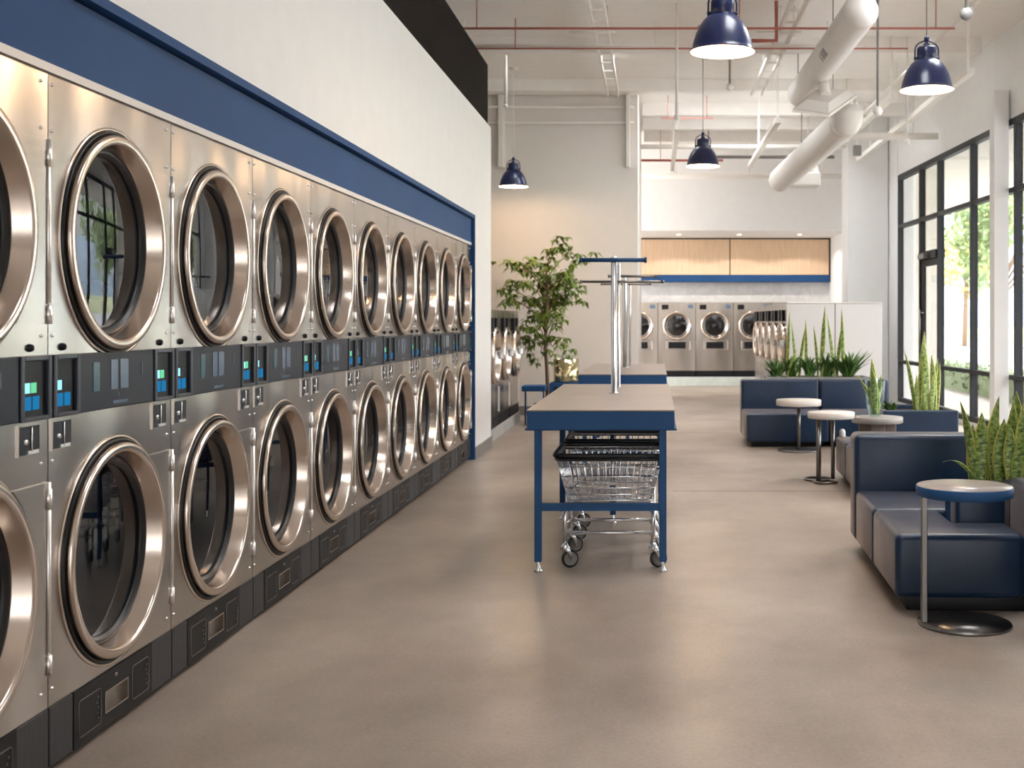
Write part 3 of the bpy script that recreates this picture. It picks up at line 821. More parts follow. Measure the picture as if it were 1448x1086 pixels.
def leaf_bm(bm, uv, base, h, lean, wd, face, twist=.4, curl=0.):
    """one sword leaf. lean=(dx,dy) offset of the tip; face = angle of its flat side"""
    n = 14; base = Vector(base); rings = []
    for i in range(n+1):
        v = i/n
        c = base + Vector((lean[0]*v**1.5, lean[1]*v**1.5, h*v - curl*h*max(0, v-.6)**2*2.2))
        wv = wd*(.55 + .45*min(1, v/.4)) * (1-max(0, (v-.55)/.45)**1.7) * (1 if v < 1 else .02) + .0008
        a = face + twist*v + .12*math.sin(v*6+face)
        s = Vector((math.cos(a), math.sin(a), 0)); nn = Vector((-math.sin(a), math.cos(a), 0))
        th = .004*(1-.7*v); fold = .22*wv
        cs = [(-1, 0, 0), (-.5, -1, -.5), (0, -1, -1), (.5, -1, -.5), (1, 0, 0), (.5, 1, -.5), (0, 1, -1), (-.5, 1, -.5)]
        rings.append(([bm.verts.new(c + s*(q[0]*wv) + nn*(q[1]*th - fold*(1+q[2])*-1 + fold)) for q in cs], v))
    us = [0, .25, .5, .75, 1, .75, .5, .25]
    for (A, va), (Bv, vb) in zip(rings[:-1], rings[1:]):
        for k in range(8):
            k2 = (k+1) % 8
            f = bm.faces.new((A[k], A[k2], Bv[k2], Bv[k])); f.smooth = True
            for lp, uvv in zip(f.loops, ((us[k], va), (us[k2], va), (us[k2], vb), (us[k], vb))): lp[uv].uv = uvv
    bm.faces.new(rings[0][0][::-1])

def snake_plant(name, label, leaves, loc, group=None, cat='plant'):
    t = thing(name, label, cat, loc, 0, group)
    for (x, y, h, lx, ly, wd, fa, cu) in leaves:
        bm = B(); uv = bm.loops.layers.uv.new('UVMap')
        leaf_bm(bm, uv, (x, y, 0), h, (lx, ly), wd, fa, rnd.uniform(-.5, .5), cu)
        obj('leaf', bm, M['snake'], t)
    return t

def strap_plant(label, loc, n, h, spread, seed, mat='leaf_dark', group=None):
    q = random.Random(seed); bm = B(); uv = bm.loops.layers.uv.new('UVMap')
    for k in range(n):
        a = q.uniform(0, 2*PI); e = q.uniform(.25, 1)*spread
        leaf_bm(bm, uv, (q.uniform(-.04, .04), q.uniform(-.04, .04), 0), h*q.uniform(.55, 1), (e*math.cos(a), e*math.sin(a)), q.uniform(.012, .022), a+PI/2, q.uniform(-.3, .3), q.uniform(0, .6))
    o = obj('leafy_plant', bm, M[mat], loc=loc)
    return tag(o, label, 'plant', group)

# near planter and its snake plants
planter('navy upholstered planter box beside the near sofa, behind the near round table', (1.795, 5.99, .0), (2.5, 6.34, .565), 'vinyl', R(-2.2))
bm = B(); rbx(bm, (1.545, 6.16, 0), (1.755, 6.335, .53), .012, 2); o = obj('planter_pot', bm, M['navy'])
tag(o, 'narrow navy planter pot behind the low backrest, left of the large snake plant', 'planter')
z0 = .51
nl = []
for p0, p1, ytop, wd, Y in ((1379, 1357, 567, .02, 6.24), (1386, 1389, 583, .034, 6.22), (1396, 1413, 560, .026, 6.26), (1408, 1403, 597, .03, 6.22), (1414, 1418, 591, .034, 6.16),
                            (1424, 1431, 566, .036, 6.2), (1431, 1428, 600, .03, 6.1), (1440, 1435, 552, .036, 6.18), (1446, 1448, 570, .032, 6.12), (1376, 1376, 600, .026, 6.25),
                            (1392, 1380, 612, .026, 6.22), (1420, 1408, 585, .022, 6.24), (1436, 1446, 606, .028, 6.08), (1456, 1462, 560, .036, 6.16)):
    a, b = px(p0, 676, Y), px(p1, ytop, Y)
    nl.append((a.x-1.9, a.y-6.15, b.z-z0, b.x-a.x, rnd.uniform(-.03, .03), wd*1.22, rnd.uniform(-.5, .5), 0))
nl.append((1.70-1.9, .06, .2, -.21, -.06, .016, .3, .9))
snake_plant('snake_plant', 'large dark striped snake plant at the right edge, beside the near sofa', nl, (1.9, 6.15, z0))
# window planter
planter('navy planter box under the window, behind the grey round table', (2.17, 11.25, 0), (2.88, 12.1, .53))
z0 = .46; nl = []
for p0, p1, ytop, wd, Y in ((1294, 1279, 494, .02, 11.6), (1300, 1304, 512, .03, 11.55), (1305, 1308, 468, .04, 11.65), (1311, 1309, 492, .045, 11.5), (1316, 1326, 506, .024, 11.6),
                            (1322, 1318, 500, .03, 11.55), (1325, 1329, 512, .024, 11.6), (1298, 1296, 530, .025, 11.5), (1318, 1321, 530, .03, 11.5)):
    a, b = px(p0, 580, Y), px(p1, ytop, Y)
    nl.append((a.x-2.62, a.y-11.6, b.z-z0, b.x-a.x, rnd.uniform(-.03, .03), wd, rnd.uniform(-.4, .4), 0))
snake_plant('snake_plant', 'snake plant in the navy planter box under the window', nl, (2.62, 11.6, z0))
strap_plant('low green plant at the far left corner of the window planter box', (2.36, 11.95, .46), 14, .14, .14, 5)
# far planter behind the far sofa
planter('dark grey planter trough behind the far sofa', (1.3, 14.02, 0), (2.55, 14.5, .715), 'grey')
z0 = .65; nl = []
for p0, p1, ytop, wd, Y in ((1114, 1116.5, 440, .022, 14.2), (1127, 1119, 452, .022, 14.15), (1130, 1139, 462, .02, 14.25), (1141, 1139, 451, .02, 14.3), (1157, 1150, 460, .018, 14.2),
                            (1162, 1166.5, 432, .028, 14.2), (1181, 1169, 444, .024, 14.15), (1183, 1190, 459, .022, 14.25), (1193, 1190, 437, .024, 14.2), (1112, 1127, 493, .014, 14.15), (1160, 1176, 496, .014, 14.15)):
    a, b = px(p0, 535, Y), px(p1, ytop, Y)
    nl.append((a.x-1.9, a.y-14.2, b.z-z0, b.x-a.x, rnd.uniform(-.03, .03), wd, rnd.uniform(-.4, .4), 0))
snake_plant('snake_plant', 'row of tall snake plants in the trough behind the far sofa', nl, (1.9, 14.2, z0))
for i, (p, h, sp, n, lb) in enumerate(((1092, .30, .24, 50, 'bushy plant at the left end of the far planter trough'), (1118, .34, .22, 50, 'bushy plant second from the left in the far planter trough'),
                                (1145, .34, .22, 50, 'bushy plant left of centre in the far planter trough'), (1170, .36, .24, 54, 'bushy plant right of centre in the far planter trough'), (1200, .40, .36, 90, 'bushiest plant at the right end of the far planter trough'))):
    a = px(p, 535, 14.22)
    strap_plant(lb, (max(1.46, min(2.4, a.x)), 14.22, .665), n, h, sp, 20+i, 'leaf_dark', 'bushy plants in the far planter trough')

# ------------------------------------------------------------------ side tables
def round_top(t, r, z0, z1, mat, rim, c=(0, 0)):
    bm = B(); lathe(bm, [(0, z0), (r-.006, z0), (r, z0+.006), (r, z1-.004), (r-.003, z1-.001), (r-.004, z1-.001)], 'z', (c[0], c[1], 0), 56); o = obj('tabletop', bm, rim, t)
    bm = B(); lathe(bm, [(r-.004, z1-.003), (r-.005, z1), (0, z1)], 'z', (c[0], c[1], 0), 56); obj('top_surface', bm, mat, o)
t = thing('side_table', 'near round side table with a navy edge and off centre pole', 'table', (1.407, 5.40, 0))
round_top(t, .216, .585, .632, M['table_top'], M['navy_metal'])
bm = B(); rbx(bm, (-.197, -.016, .012), (-.171, .016, .584), .003, 1); obj('pole', bm, M['gunmetal'], t)
bm = B(); lathe(bm, [(0, 0), (.209, 0), (.211, .004), (.209, .012), (0, .013)], 'z', (0, 0, 0), 56); obj('base_plate', bm, M['gunmetal'], t)
t = thing('side_table', 'far pedestal side table with a pale top, in front of the far sofa', 'table', (1.525, 12.6, 0))
round_top(t, .237, .48, .545, M['stone'], M['stone'])
bm = B(); tube(bm, [(0, 0, .015), (0, 0, .48)], .02, 12); obj('pole', bm, M['gunmetal'], t)
bm = B(); lathe(bm, [(0, 0), (.225, 0), (.225, .012), (.21, .018), (0, .02)], 'z', (0, 0, 0), 48); obj('base_plate', bm, M['gunmetal'], t)
t = thing('side_table', 'middle pale topped side table on two poles and ring bases, beside the bench seats', 'table', (1.44, 10.28, 0))
round_top(t, .20, .545, .6, M['stone'], M['stone'], (.07, -.1))
def ring(bm, cx, cy, r, z):
    tube(bm, [(cx+r*math.cos(2*PI*k/28), cy+r*math.sin(2*PI*k/28), z) for k in range(28)], .011, 6, closed=True)
bm = B(); tube(bm, [(-.045, -.16, .012), (-.045, -.16, .545)], .021, 12); obj('pole', bm, M['gunmetal'], t)
bm = B(); tube(bm, [(.10, .0, .012), (.10, .0, .545)], .017, 12); obj('pole', bm, M['gunmetal'], t)
bm = B(); ring(bm, -.02, .0, .12, .011); obj('base_ring', bm, M['gunmetal'], t)
bm = B(); ring(bm, .01, -.18, .095, .011); tube(bm, [(-.045, -.16, .011), (.0, -.09, .011), (.10, .0, .011)], .009, 6); obj('base_ring', bm, M['gunmetal'], t)
t = thing('side_table', 'grey topped round side table carrying the glass vase of snake plant', 'table', (2.02, 10.79, 0))
round_top(t, .23, .455, .51, M['greystone'], M['greystone'])
for a in range(3):
    bm = B(); an = R(20+120*a); rbx(bm, (.12*math.cos(an)-.06, .12*math.sin(an)-.04, 0), (.12*math.cos(an)+.06, .12*math.sin(an)+.04, .454), .006, 1); obj('leg', bm, M['woodbrown'], t)
v = thing('glass_vase', 'clear glass vase standing on the grey topped round table', 'vase', (2.0, 10.79, .511))
bm = B(); lathe(bm, [(0, 0.002), (.05, .002), (.055, .01), (.08, .1), (.092, .35), (.088, .35), (.076, .1), (.05, .012), (0, .012)], 'z', (0, 0, 0), 32); obj('vessel', bm, M['vase_glass'], v)
nl = []
for p0, p1, ytop, wd, h0 in ((1235, 1227, 546, .03, 0), (1237, 1232, 520, .035, 0), (1239, 1234, 507, .034, 0), (1241, 1248, 530, .025, 0), (1240, 1243, 548, .03, 0), (1238, 1213, 531, .018, 0), (1243, 1241, 560, .03, 0)):
    a, b = px(p0, 590, 10.79), px(p1, ytop, 10.79)
    nl.append(((a.x-2.0)*.6, rnd.uniform(-.02, .02), b.z-.53, b.x-a.x, rnd.uniform(-.02, .02), wd, rnd.uniform(-.4, .4), 0))
snake_plant('snake_plant', 'cut snake plant leaves standing in the clear glass vase', nl, (2.0, 10.79, .53))
bm = B(); lathe(bm, [(0, 0), (.026, 0), (.028, .01), (.027, .045), (.02, .063), (.008, .07), (0, .071)], 'z', (0, 0, 0), 24)
o = obj('dispenser', bm, M['whiteplastic'], loc=(1.635, 10.36, .366)); tag(o, 'small white rounded dispenser on the far bench seat', 'dispenser')

# ------------------------------------------------------------------ pendants
def pendant():
    t = thing('pendant_lamp', '', 'lamp')
    bm = B(); prof = [(.034, .325), (.068, .32), (.073, .31), (.073, .238), (.068, .23), (.088, .222), (.118, .195), (.145, .155), (.166, .11), (.18, .065), (.188, .03), (.194, .01), (.203, .0)]
    lathe(bm, prof + [(.199, -.002)], 'z', (0, 0, 0), 56); obj('shade', bm, M['navy_lamp'], t)
    bm = B(); lathe(bm, [(.199, -.001), (.19, .01), (.184, .03), (.176, .065), (.162, .109), (.141, .152), (.115, .19), (.085, .216), (.03, .222), (0, .222)], 'z', (0, 0, 0), 48); obj('shade_lining', bm, M['lamp_inside'], t)
    bm = B(); lathe(bm, [(0, .07), (.02, .075), (.03, .09), (.032, .105), (.026, .125), (.014, .145), (.013, .215), (0, .216)], 'z', (0, 0, 0), 20); obj('bulb', bm, M['bulb'], t)
    bm = B(); pts = [(.088, 0, .22), (.088, 0, .30)] + [(.088*math.cos(a), 0, .30+.07*math.sin(a)) for a in [k*PI/10 for k in range(1, 10)]] + [(-.088, 0, .30), (-.088, 0, .22)]
    tube(bm, pts, .006, 6)
    for s in (-1, 1): tube(bm, [(s*.07, 0, .24), (s*.096, 0, .24)], .01, 8)
    obj('yoke', bm, M['navy_lamp'], t)
    bm = B(); lathe(bm, [(.024, .322), (.024, .345), (.012, .355), (.012, .37), (.02, .375), (.02, .395), (.006, .405), (0, .405)], 'z', (0, 0, 0), 16); obj('stem_cap', bm, M['navy_lamp'], t)
    return t
lamps = [(.42, 7.38, 3.05, 'large navy pendant lamp at the top of the photo, nearest the camera'), (2.05, 8.96, 3.12, 'navy pendant lamp at the right, in front of the windows'),
         (.567, 14.0, 3.2, 'small navy pendant lamp over the middle, above the far folding table'), (-1.94, 16.3, 3.22, 'small navy pendant lamp against the beige wall, above the tree')]
p0 = pendant(); first = None
for i, (x, y, z, lb) in enumerate(lamps):
    if i == 0: t = p0; t.location = (x, y, z); t['label'] = lb; t['group'] = 'navy pendant lamps'
    else: t = dup(p0, (x, y, z), 0, lb, 'navy pendant lamps')
for i, (x, y, z, lb) in enumerate(lamps):
    t = [o for o in COL.objects if o.get('label') == lb][0]
    bm = B(); tube(bm, [(0, 0, .4), (0, 0, CEIL-z-.03)], .004 if i != 3 else .006, 6); lathe(bm, [(0, CEIL-z-.04), (.05, CEIL-z-.03), (.06, CEIL-z), (0, CEIL-z)], 'z', (0, 0, 0), 16)
    obj('cable', bm, M['grey'] if i != 3 else M['pipe_white'], t)
    L = bpy.data.lights.new('pendant_light', 'POINT'); L.energy = 7; L.color = (1, .68, .4); L.shadow_soft_size = .04
    lo = bpy.data.objects.new('pendant_light', L); COL.objects.link(lo); lo.parent = t; lo.location = (0, 0, .01)

# ------------------------------------------------------------------ ceiling services
def pipe(name, label, pts, r, mat, cat, seg=12, group=None, extra=None):
    bm = B(); tube(bm, pts, r, seg)
    if extra: extra(bm)
    return tag(obj(name, bm, M[mat]), label, cat, group)
def beam(name, label, boxes, mat='ceil', group=None):
    bm = B()
    for lo, hi in boxes: bx(bm, lo, hi)
    return tag(obj(name, bm, M[mat]), label, 'beam', group)
def duct(label, pts, r, nose, seed):
    t = thing('air_duct', label, 'duct')
    a, b = Vector(pts[0]), Vector(pts[1]); L = (b-a).length; d = (b-a)/L
    bm = B(); n = int(L/.035); path, rad = [], []
    for i in range(n+1):
        path.append(a + d*(L*i/n)); rad.append(r + (.004 if i % 3 == 0 else 0))
    tube(bm, path, rad, 32); body = obj('duct_body', bm, M['duct'], t)
    if nose:
        bm = B(); k = 8
        tube(bm, [a - d*(r*.85*math.sin(i*PI/2/k)) for i in range(k+1)], [max(.004, (r+.003)*math.cos(i*PI/2/k)) for i in range(k+1)], 32); obj('end_cap', bm, M['duct'], t)
    return t
t = duct('upper white spiral air duct with a rounded end and a grey grille', ((1.93, 11.15, 4.28), (1.86, 15.2, 4.28)), .165, True, 1)
bm = B(); bm2 = B(); 
a0 = R(215)
for s0, s1, off, mt in ((12.35, 12.75, .006, 'frame'), (12.3, 12.8, .003, 'duct')):
    b2 = B(); n = 6; vs = []
    wd = .26 if mt == 'frame' else .36
    for k in range(n+1):
        a = a0 - wd + 2*wd*k/n
        c = Vector((1.91 + (.165+off)*math.cos(a), 0, 4.28 + (.165+off)*math.sin(a)))
        ci = Vector((1.91 + .15*math.cos(a), 0, 4.28 + .15*math.sin(a)))
        vs.append([b2.verts.new((c.x, s0, c.z)), b2.verts.new((c.x, s1, c.z)), b2.verts.new((ci.x, s0, ci.z)), b2.verts.new((ci.x, s1, ci.z))])
    for A, C in zip(vs[:-1], vs[1:]):
        b2.faces.new((A[0], A[1], C[1], C[0])); b2.faces.new((A[0], C[0], C[2], A[2])); b2.faces.new((A[1], A[3], C[3], C[1]))
    b2.faces.new((vs[0][0], vs[0][2], vs[0][3], vs[0][1])); b2.faces.new((vs[-1][0], vs[-1][1], vs[-1][3], vs[-1][2]))
    obj('grille' if mt == 'frame' else 'grille_frame', b2, M['grey' if mt == 'frame' else 'duct'], t)
bm.free(); bm2.free()
bm = B()
for x, y in ((1.80, 12.0), (2.02, 12.0), (1.76, 14.6), (2.0, 14.6)): tube(bm, [(x, y, 4.28), (x, y, CEIL)], .006, 6)
obj('hanger', bm, M['grey'], t)
t = duct('lower white round air duct running back beyond the diffuser', ((2.25, 14.05, 3.73), (1.97, 18.6, 3.58)), .185, False, 2)
bm = B(); tube(bm, [(2.25, 14.06, 3.73), (2.253, 13.99, 3.74), (2.255, 13.94, 3.79), (2.255, 13.93, 3.9)], .188, 28); obj('elbow', bm, M['duct'], t)
bm = B(); rbx(bm, (2.05, 17.9, 3.42), (2.5, 18.35, 3.62), .02, 2); lathe(bm, [(.0, 3.62), (.2, 3.62), (.19, 3.72), (.1, 3.8), (0, 3.82)], 'z', (2.3, 18.1, 0), 20); obj('outlet', bm, M['duct'], t)
bm = B()
for x, y in ((2.1, 17.0), (2.25, 15.0)): tube(bm, [(x, y, 3.8), (x, y, CEIL)], .007, 6)
obj('hanger', bm, M['grey'], t)
t = thing('ceiling_diffuser', 'square white ceiling diffuser between the two ducts', 'vent')
q4 = [px(1119, 158, 13.2), px(1172, 166, 13.2), px(1214, 136, 13.95), px(1152, 130, 13.95)]
nrm = (q4[1]-q4[0]).cross(q4[3]-q4[0]).normalized()
def slab(bm, k0, k1, up0, up1):
    c = sum(q4, Vector())/4
    A = [bm.verts.new(c + (p-c)*k0 + nrm*up0) for p in q4]; C = [bm.verts.new(c + (p-c)*k1 + nrm*up1) for p in q4]
    for k in range(4): bm.faces.new((A[k], A[(k+1) % 4], C[(k+1) % 4], C[k]))
    bm.faces.new(A); bm.faces.new(C[::-1])
bm = B(); slab(bm, 1, .97, 0, .03); slab(bm, .9, .6, .031, .11); obj('hood', bm, M['duct'], t)
bm = B()
for kk in (.86, .6, .34): slab(bm, kk, kk-.05, -.012, -.001)
obj('louvre', bm, M['duct'], t)
bm = B(); c = sum(q4, Vector())/4; tube(bm, [c + nrm*.11, (c.x, c.y+.05, 4.12)], .06, 20); obj('hanger', bm, M['pipe_white'], t)

def hung(bm, x, y, z, r=.006): tube(bm, [(x, y, z), (x, y, CEIL)], r, 6)
pipe('sprinkler_pipe', 'upper red sprinkler pipe crossing the top of the photo', [(-2.3, 12.68, 4.5), (3.2, 12.68, 4.5)], .0125, 'pipe_red', 'pipe', extra=lambda bm: [hung(bm, x, 12.68, 4.5) for x in (-1.9, .9, 3.0)])
pipe('sprinkler_pipe', 'lower red sprinkler pipe running beneath the upper red one', [(-2.3, 13.62, 4.5), (2.9, 13.62, 4.5)], .0095, 'pipe_red', 'pipe', extra=lambda bm: [hung(bm, x, 13.62, 4.5) for x in (-1.6, 2.2)])
pipe('water_pipe', 'white pipe hung just above the lower red pipe', [(-2.6, 13.75, 4.56), (2.4, 13.75, 4.56)], .02, 'pipe_white', 'pipe', extra=lambda bm: [hung(bm, x, 13.75, 4.56) for x in (-2.2, 0, 2.0)])
pipe('hanging_sprinkler_branch', 'short red branch pipe above the right of the large pendant', [(1.05, 12.9, 4.42), (1.32, 12.9, 4.42), (1.32, 12.9, CEIL)], .022, 'pipe_red', 'pipe')
beam('ceiling_beam', 'white ceiling beam along the top of the beige wall', [((-6, 17.05, 4.68), (4.0, 17.38, CEIL))])
beam('ceiling_beam', 'white ceiling beam nearest the camera, across the top', [((-6, 12.2, 4.74), (4.1, 12.32, CEIL))])
for i, y in enumerate((14.6, 19.0, 20.4, 21.8)):
    beam('ceiling_joist', ['joist between the red pipes and the beige wall', 'first white joist past the beige wall top', 'second white joist past the beige wall top', 'farthest white joist before the alcove header'][i], [((-5.9 if y < 17 else -.2, y-.06, 4.66), (4.0, y+.06, CEIL))], group='white joists under the ceiling')
for x, lb, wd in ((-.60, 'white cable tray left of centre running towards the alcove', .09), (1.46, 'white cable tray right of centre beside the air duct', .09)):
    bm = B(); zc = 4.58
    bx(bm, (x-wd, 10.5, zc), (x-wd+.03, 17.0, zc+.06)); bx(bm, (x+wd-.03, 10.5, zc), (x+wd, 17.0, zc+.06))
    for k in range(12): bx(bm, (x-wd+.03, 10.8+.5*k, zc+.01), (x+wd-.03, 10.85+.5*k, zc+.03))
    for y in (11.2, 13.1, 15.2):
        tube(bm, [(x-wd+.015, y, zc+.05), (x-wd+.015, y, CEIL-.001)], .008, 6); tube(bm, [(x+wd-.015, y, zc+.05), (x+wd-.015, y, CEIL-.001)], .008, 6)
        if y < 15: tube(bm, [(x-.34, y+.02, zc-.01), (x+.16, y+.02, zc-.01)], .012, 6)
    tag(obj('cable_tray', bm, M['pipe_white']), lb, 'cable tray', 'white cable trays')
pipe('conduit', 'thin white pipe running back near the window wall', [(3.25, 10.5, 4.6), (3.25, 20.2, 4.6)], .022, 'pipe_white', 'pipe', extra=lambda bm: [hung(bm, 3.25, y, 4.6) for y in (12, 16, 19)])
pipe('large_pipe', 'thick white pipe meeting the window wall', [(2.62, 17.0, 4.02), (4.05, 17.0, 4.02)], .05, 'pipe_white', 'pipe', 16, extra=lambda bm: [hung(bm, x, 17.0, 4.02, .01) for x in (2.75, 3.7)])
beam('strut_rail', 'long white rail slanting back beside the window wall', [((3.42, 13.0, 4.08), (3.5, 20.2, 4.15)), ((3.44, 13.1, 4.15), (3.47, 13.13, CEIL)), ((3.44, 19, 4.15), (3.47, 19.03, CEIL))], 'pipe_white')
beam('strut_rail', 'short white rail beside the lower air duct', [((2.86, 14.4, 4.08), (2.93, 18.0, 4.15)), ((2.88, 14.5, 4.15), (2.91, 14.53, CEIL)), ((2.88, 17.4, 4.15), (2.91, 17.43, CEIL))], 'pipe_white')
beam('strut_rail', 'white rail hanging left of the lower air duct', [((1.58, 15.6, 3.98), (1.66, 20.2, 4.05)), ((1.61, 15.7, 4.05), (1.64, 15.73, CEIL)), ((1.61, 18.6, 4.05), (1.64, 18.63, CEIL))], 'pipe_white')
beam('strut_rail', 'white rail hanging at the left of the alcove opening', [((.28, 16.4, 4.02), (.34, 21.0, 4.09)), ((.295, 16.5, 4.09), (.325, 16.53, CEIL)), ((.295, 20.2, 4.09), (.325, 20.23, CEIL))], 'pipe_white')
pipe('hanging_pipe', 'white pipe crossing low in front of the alcove header', [(-.24, 22.6, 4.13), (3.7, 22.6, 4.13)], .05, 'pipe_white', 'pipe', extra=lambda bm: [hung(bm, x, 22.6, 4.13, .012) for x in (.4, 1.8, 3.2)])
pipe('hanging_pipe', 'white pipe crossing midway between joists past the beige wall', [(-.24, 20.15, 4.33), (3.25, 20.15, 4.33)], .04, 'pipe_white', 'pipe', extra=lambda bm: [hung(bm, x, 20.15, 4.33, .012) for x in (.4, 2.6)])
pipe('sprinkler_pipe', 'far red sprinkler pipe past the beige wall top', [(-.24, 20.9, 4.2), (1.2, 20.9, 4.2)], .022, 'pipe_red', 'pipe', extra=lambda bm: [hung(bm, x, 20.9, 4.2) for x in (0.1, .95)])
pipe('sprinkler_pipe', 'short thin red pipe above the small middle pendant', [(.1, 18.3, 4.5), (.9, 18.3, 4.5)], .009, 'pipe_red', 'pipe', extra=lambda bm: [hung(bm, x, 18.3, 4.5) for x in (0.2, .8)])
pipe('hanging_grey_pipe', 'grey pipe crossing behind the small middle pendant', [(.9, 21.2, 4.3), (3.2, 21.2, 4.3)], .028, 'grey', 'pipe', extra=lambda bm: [hung(bm, x, 21.2, 4.3) for x in (.95, 3.05)])
bm = B()
for z in (4.50, 4.27): tube(bm, [(-6, 17.36, z), (-.3, 17.36, z)], .018, 8)
tag(obj('wall_conduit', bm, M['pipe_white']), 'pair of thin conduits along the top of the beige wall', 'pipe')
for p, yb, wd, lb in ((709, 237, .085, 'left vertical white duct strip on the beige wall'), (888, 237, .06, 'right vertical white duct strip on the beige wall')):
    a = px(p, yb, 17.34); bm = B(); rbx(bm, (a.x-wd/2, 17.28, a.z), (a.x+wd/2, 17.399, 4.68), .01, 2)
    tag(obj('wall_raceway', bm, M['pipe_white']), lb, 'conduit', 'white raceways on the beige wall')
def drop(label, p, ytop, ybot, Y, r, mat, bulb=None, mat2='whiteplastic'):
    a = px(p, ybot, Y); t = thing('ceiling_drop', label, 'fixture', (a.x, Y, a.z))
    bm = B(); tube(bm, [(0, 0, 0.0), (0, 0, CEIL-a.z)], r, 8); obj('rod', bm, M[mat], t)
    if bulb:
        bm = B(); lathe(bm, [(0, -bulb), (bulb*.7, -bulb*.7), (bulb, 0), (bulb*.7, bulb*.7), (0, bulb)], 'z', (0, 0, 0), 20); obj('fitting', bm, M[mat2], t)
drop('white drop rod hanging left, above the beige wall pendant', 715, 45, 150, 15.0, .022, 'pipe_white', .03)
drop('thin rod with a small white ring just below the large pendant', 1032, 80, 123, 13.2, .012, 'grey', .045)
drop('long conduit with a white round fitting right of the air ducts', 1241, 0, 157, 12.4, .012, 'grey', .055)
drop('long white drop rod in the centre over the tables', 957, 0, 166, 13.0, .016, 'pipe_white', .035)
drop('rod ending in a white fitting close to the thick pipe', 1283, 0, 200, 14.5, .01, 'pipe_white', .04)
t = thing('hanging_camera', 'grey security camera at the top right near the window wall', 'fixture', tuple(px(1366, 20, 11.0)))  # security camera hung from the ceiling deck
bm = B(); lathe(bm, [(0, -.05), (.05, -.045), (.06, 0), (.04, .05), (0, .055)], 'y', (0, 0, 0), 24); obj('head', bm, M['grey'], t)
bm = B(); tube(bm, [(0, 0, .05), (0, 0, CEIL-px(1366, 20, 11).z)], .012, 8); tube(bm, [(0, 0, .06), (.06, 0, .06), (.06, 0, -.01)], .006, 6); obj('bracket', bm, M['grey'], t)
t = thing('hanging_speaker', 'small grey speaker box hanging left of the white pier', 'speaker', tuple(px(1212, 213, 18.0)))
bm = B(); rbx(bm, (-.06, -.05, -.08), (.06, .05, .08), .015, 2); obj('box', bm, M['grey'], t)
bm = B(); tube(bm, [(0, 0, .08), (0, 0, CEIL-px(1212, 213, 18).z)], .008, 8); obj('rod', bm, M['pipe_white'], t)

# ------------------------------------------------------------------ indoor tree corner
def tree(name, label, loc, trunk_h, clusters, q, mats, leaf_len, group=None):
    t = thing(name, label, 'tree', loc, 0, group)
    bm = B(); pts = [(0.015*math.sin(k*1.3), .01*math.cos(k*1.7), trunk_h*k/8) for k in range(9)]
    tube(bm, pts, [.03 - .0018*k for k in range(9)], 8)
    lf = B()
    for (x, y, z, rr) in clusters:
        zb = max(.45*trunk_h, min(trunk_h, z - .25 - .25*abs(x)))
        j = zb/trunk_h*8; a = Vector(pts[min(8, int(j))]); a.z = zb
        e = Vector((x, y, z))
        tube(bm, [a, a.lerp(e, .5) + Vector((0, 0, .06)), e], [.010, .007, .003], 5)
        for k in range(int(rr*1.3)):
            c = e + Vector((q.gauss(0, .07), q.gauss(0, .07), q.gauss(0, .06)))
            for m in range(6):
                an = q.uniform(0, 2*PI); dr = q.uniform(-.9, -.1)
                d = Vector((math.cos(an), math.sin(an), dr)).normalized(); sd = d.cross(Vector((0, 0, 1))).normalized()
                L = leaf_len*q.uniform(.6, 1.1); W = L*.2; up = Vector((0, 0, .12*L))
                v = [lf.verts.new(c), lf.verts.new(c + d*L*.45 + sd*W + up*.6), lf.verts.new(c + d*L*.5 + up), lf.verts.new(c + d*L*.45 - sd*W + up*.6), lf.verts.new(c + d*L + Vector((0, 0, -.2*L)))]
                lf.faces.new((v[0], v[1], v[2])); lf.faces.new((v[0], v[2], v[3])); lf.faces.new((v[1], v[4], v[2])); lf.faces.new((v[2], v[4], v[3]))
    obj('trunk', bm, M['trunk'], t)
    obj('foliage', lf, M[mats], t, recalc=False)
    return t
q = random.Random(3); TY = 16.35
cl = []
for p, y, n in ((795, 348, 7), (782, 350, 5), (810, 358, 5), (755, 368, 7), (735, 375, 6), (722, 372, 5), (775, 378, 9), (800, 385, 9), (825, 372, 5), (745, 400, 8), (765, 405, 10), (785, 405, 10), (808, 405, 8), (722, 408, 7), (730, 425, 6),
                (715, 418, 4), (755, 425, 9), (778, 425, 10), (800, 428, 8), (812, 420, 5), (770, 445, 8), (792, 442, 6), (750, 440, 6), (745, 462, 5), (760, 460, 5), (790, 458, 4), (752, 480, 5), (768, 478, 4), (790, 478, 5), (802, 490, 3), (745, 490, 4), (762, 500, 3), (785, 495, 3), (765, 508, 3), (800, 395, 6), (765, 388, 7)):
    a = px(p, y, TY); cl.append((a.x + 1.49, q.uniform(-.3, .25), a.z - .2, n))
tree('indoor_tree', 'leafy indoor tree in a floor pot in front of the beige wall', (-1.49, TY, .2), 1.95, cl, q, 'leaf', .14)
bm = B(); lathe(bm, [(0, 0), (.13, 0), (.16, .02), (.18, .24), (.17, .25), (.16, .2), (0, .2)], 'z', (0, 0, 0), 32); tag(obj('plant_pot', bm, M['terracotta'], loc=(-1.49, TY, 0)), 'low dark floor pot holding the indoor tree', 'pot')
t = thing('planter_cabinet', 'navy cabinet stand under the brass pot beside the tree', 'stand', (-1.18, 15.75, 0))
bm = B(); rbx(bm, (-.22, 0, 0), (.22, .42, .555), .012, 2); obj('body', bm, M['navy'], t)
bm = B(); rbx(bm, (-.16, -.01, .06), (.16, -.001, .5), .003, 1); obj('recess_panel', bm, M['black'], t)
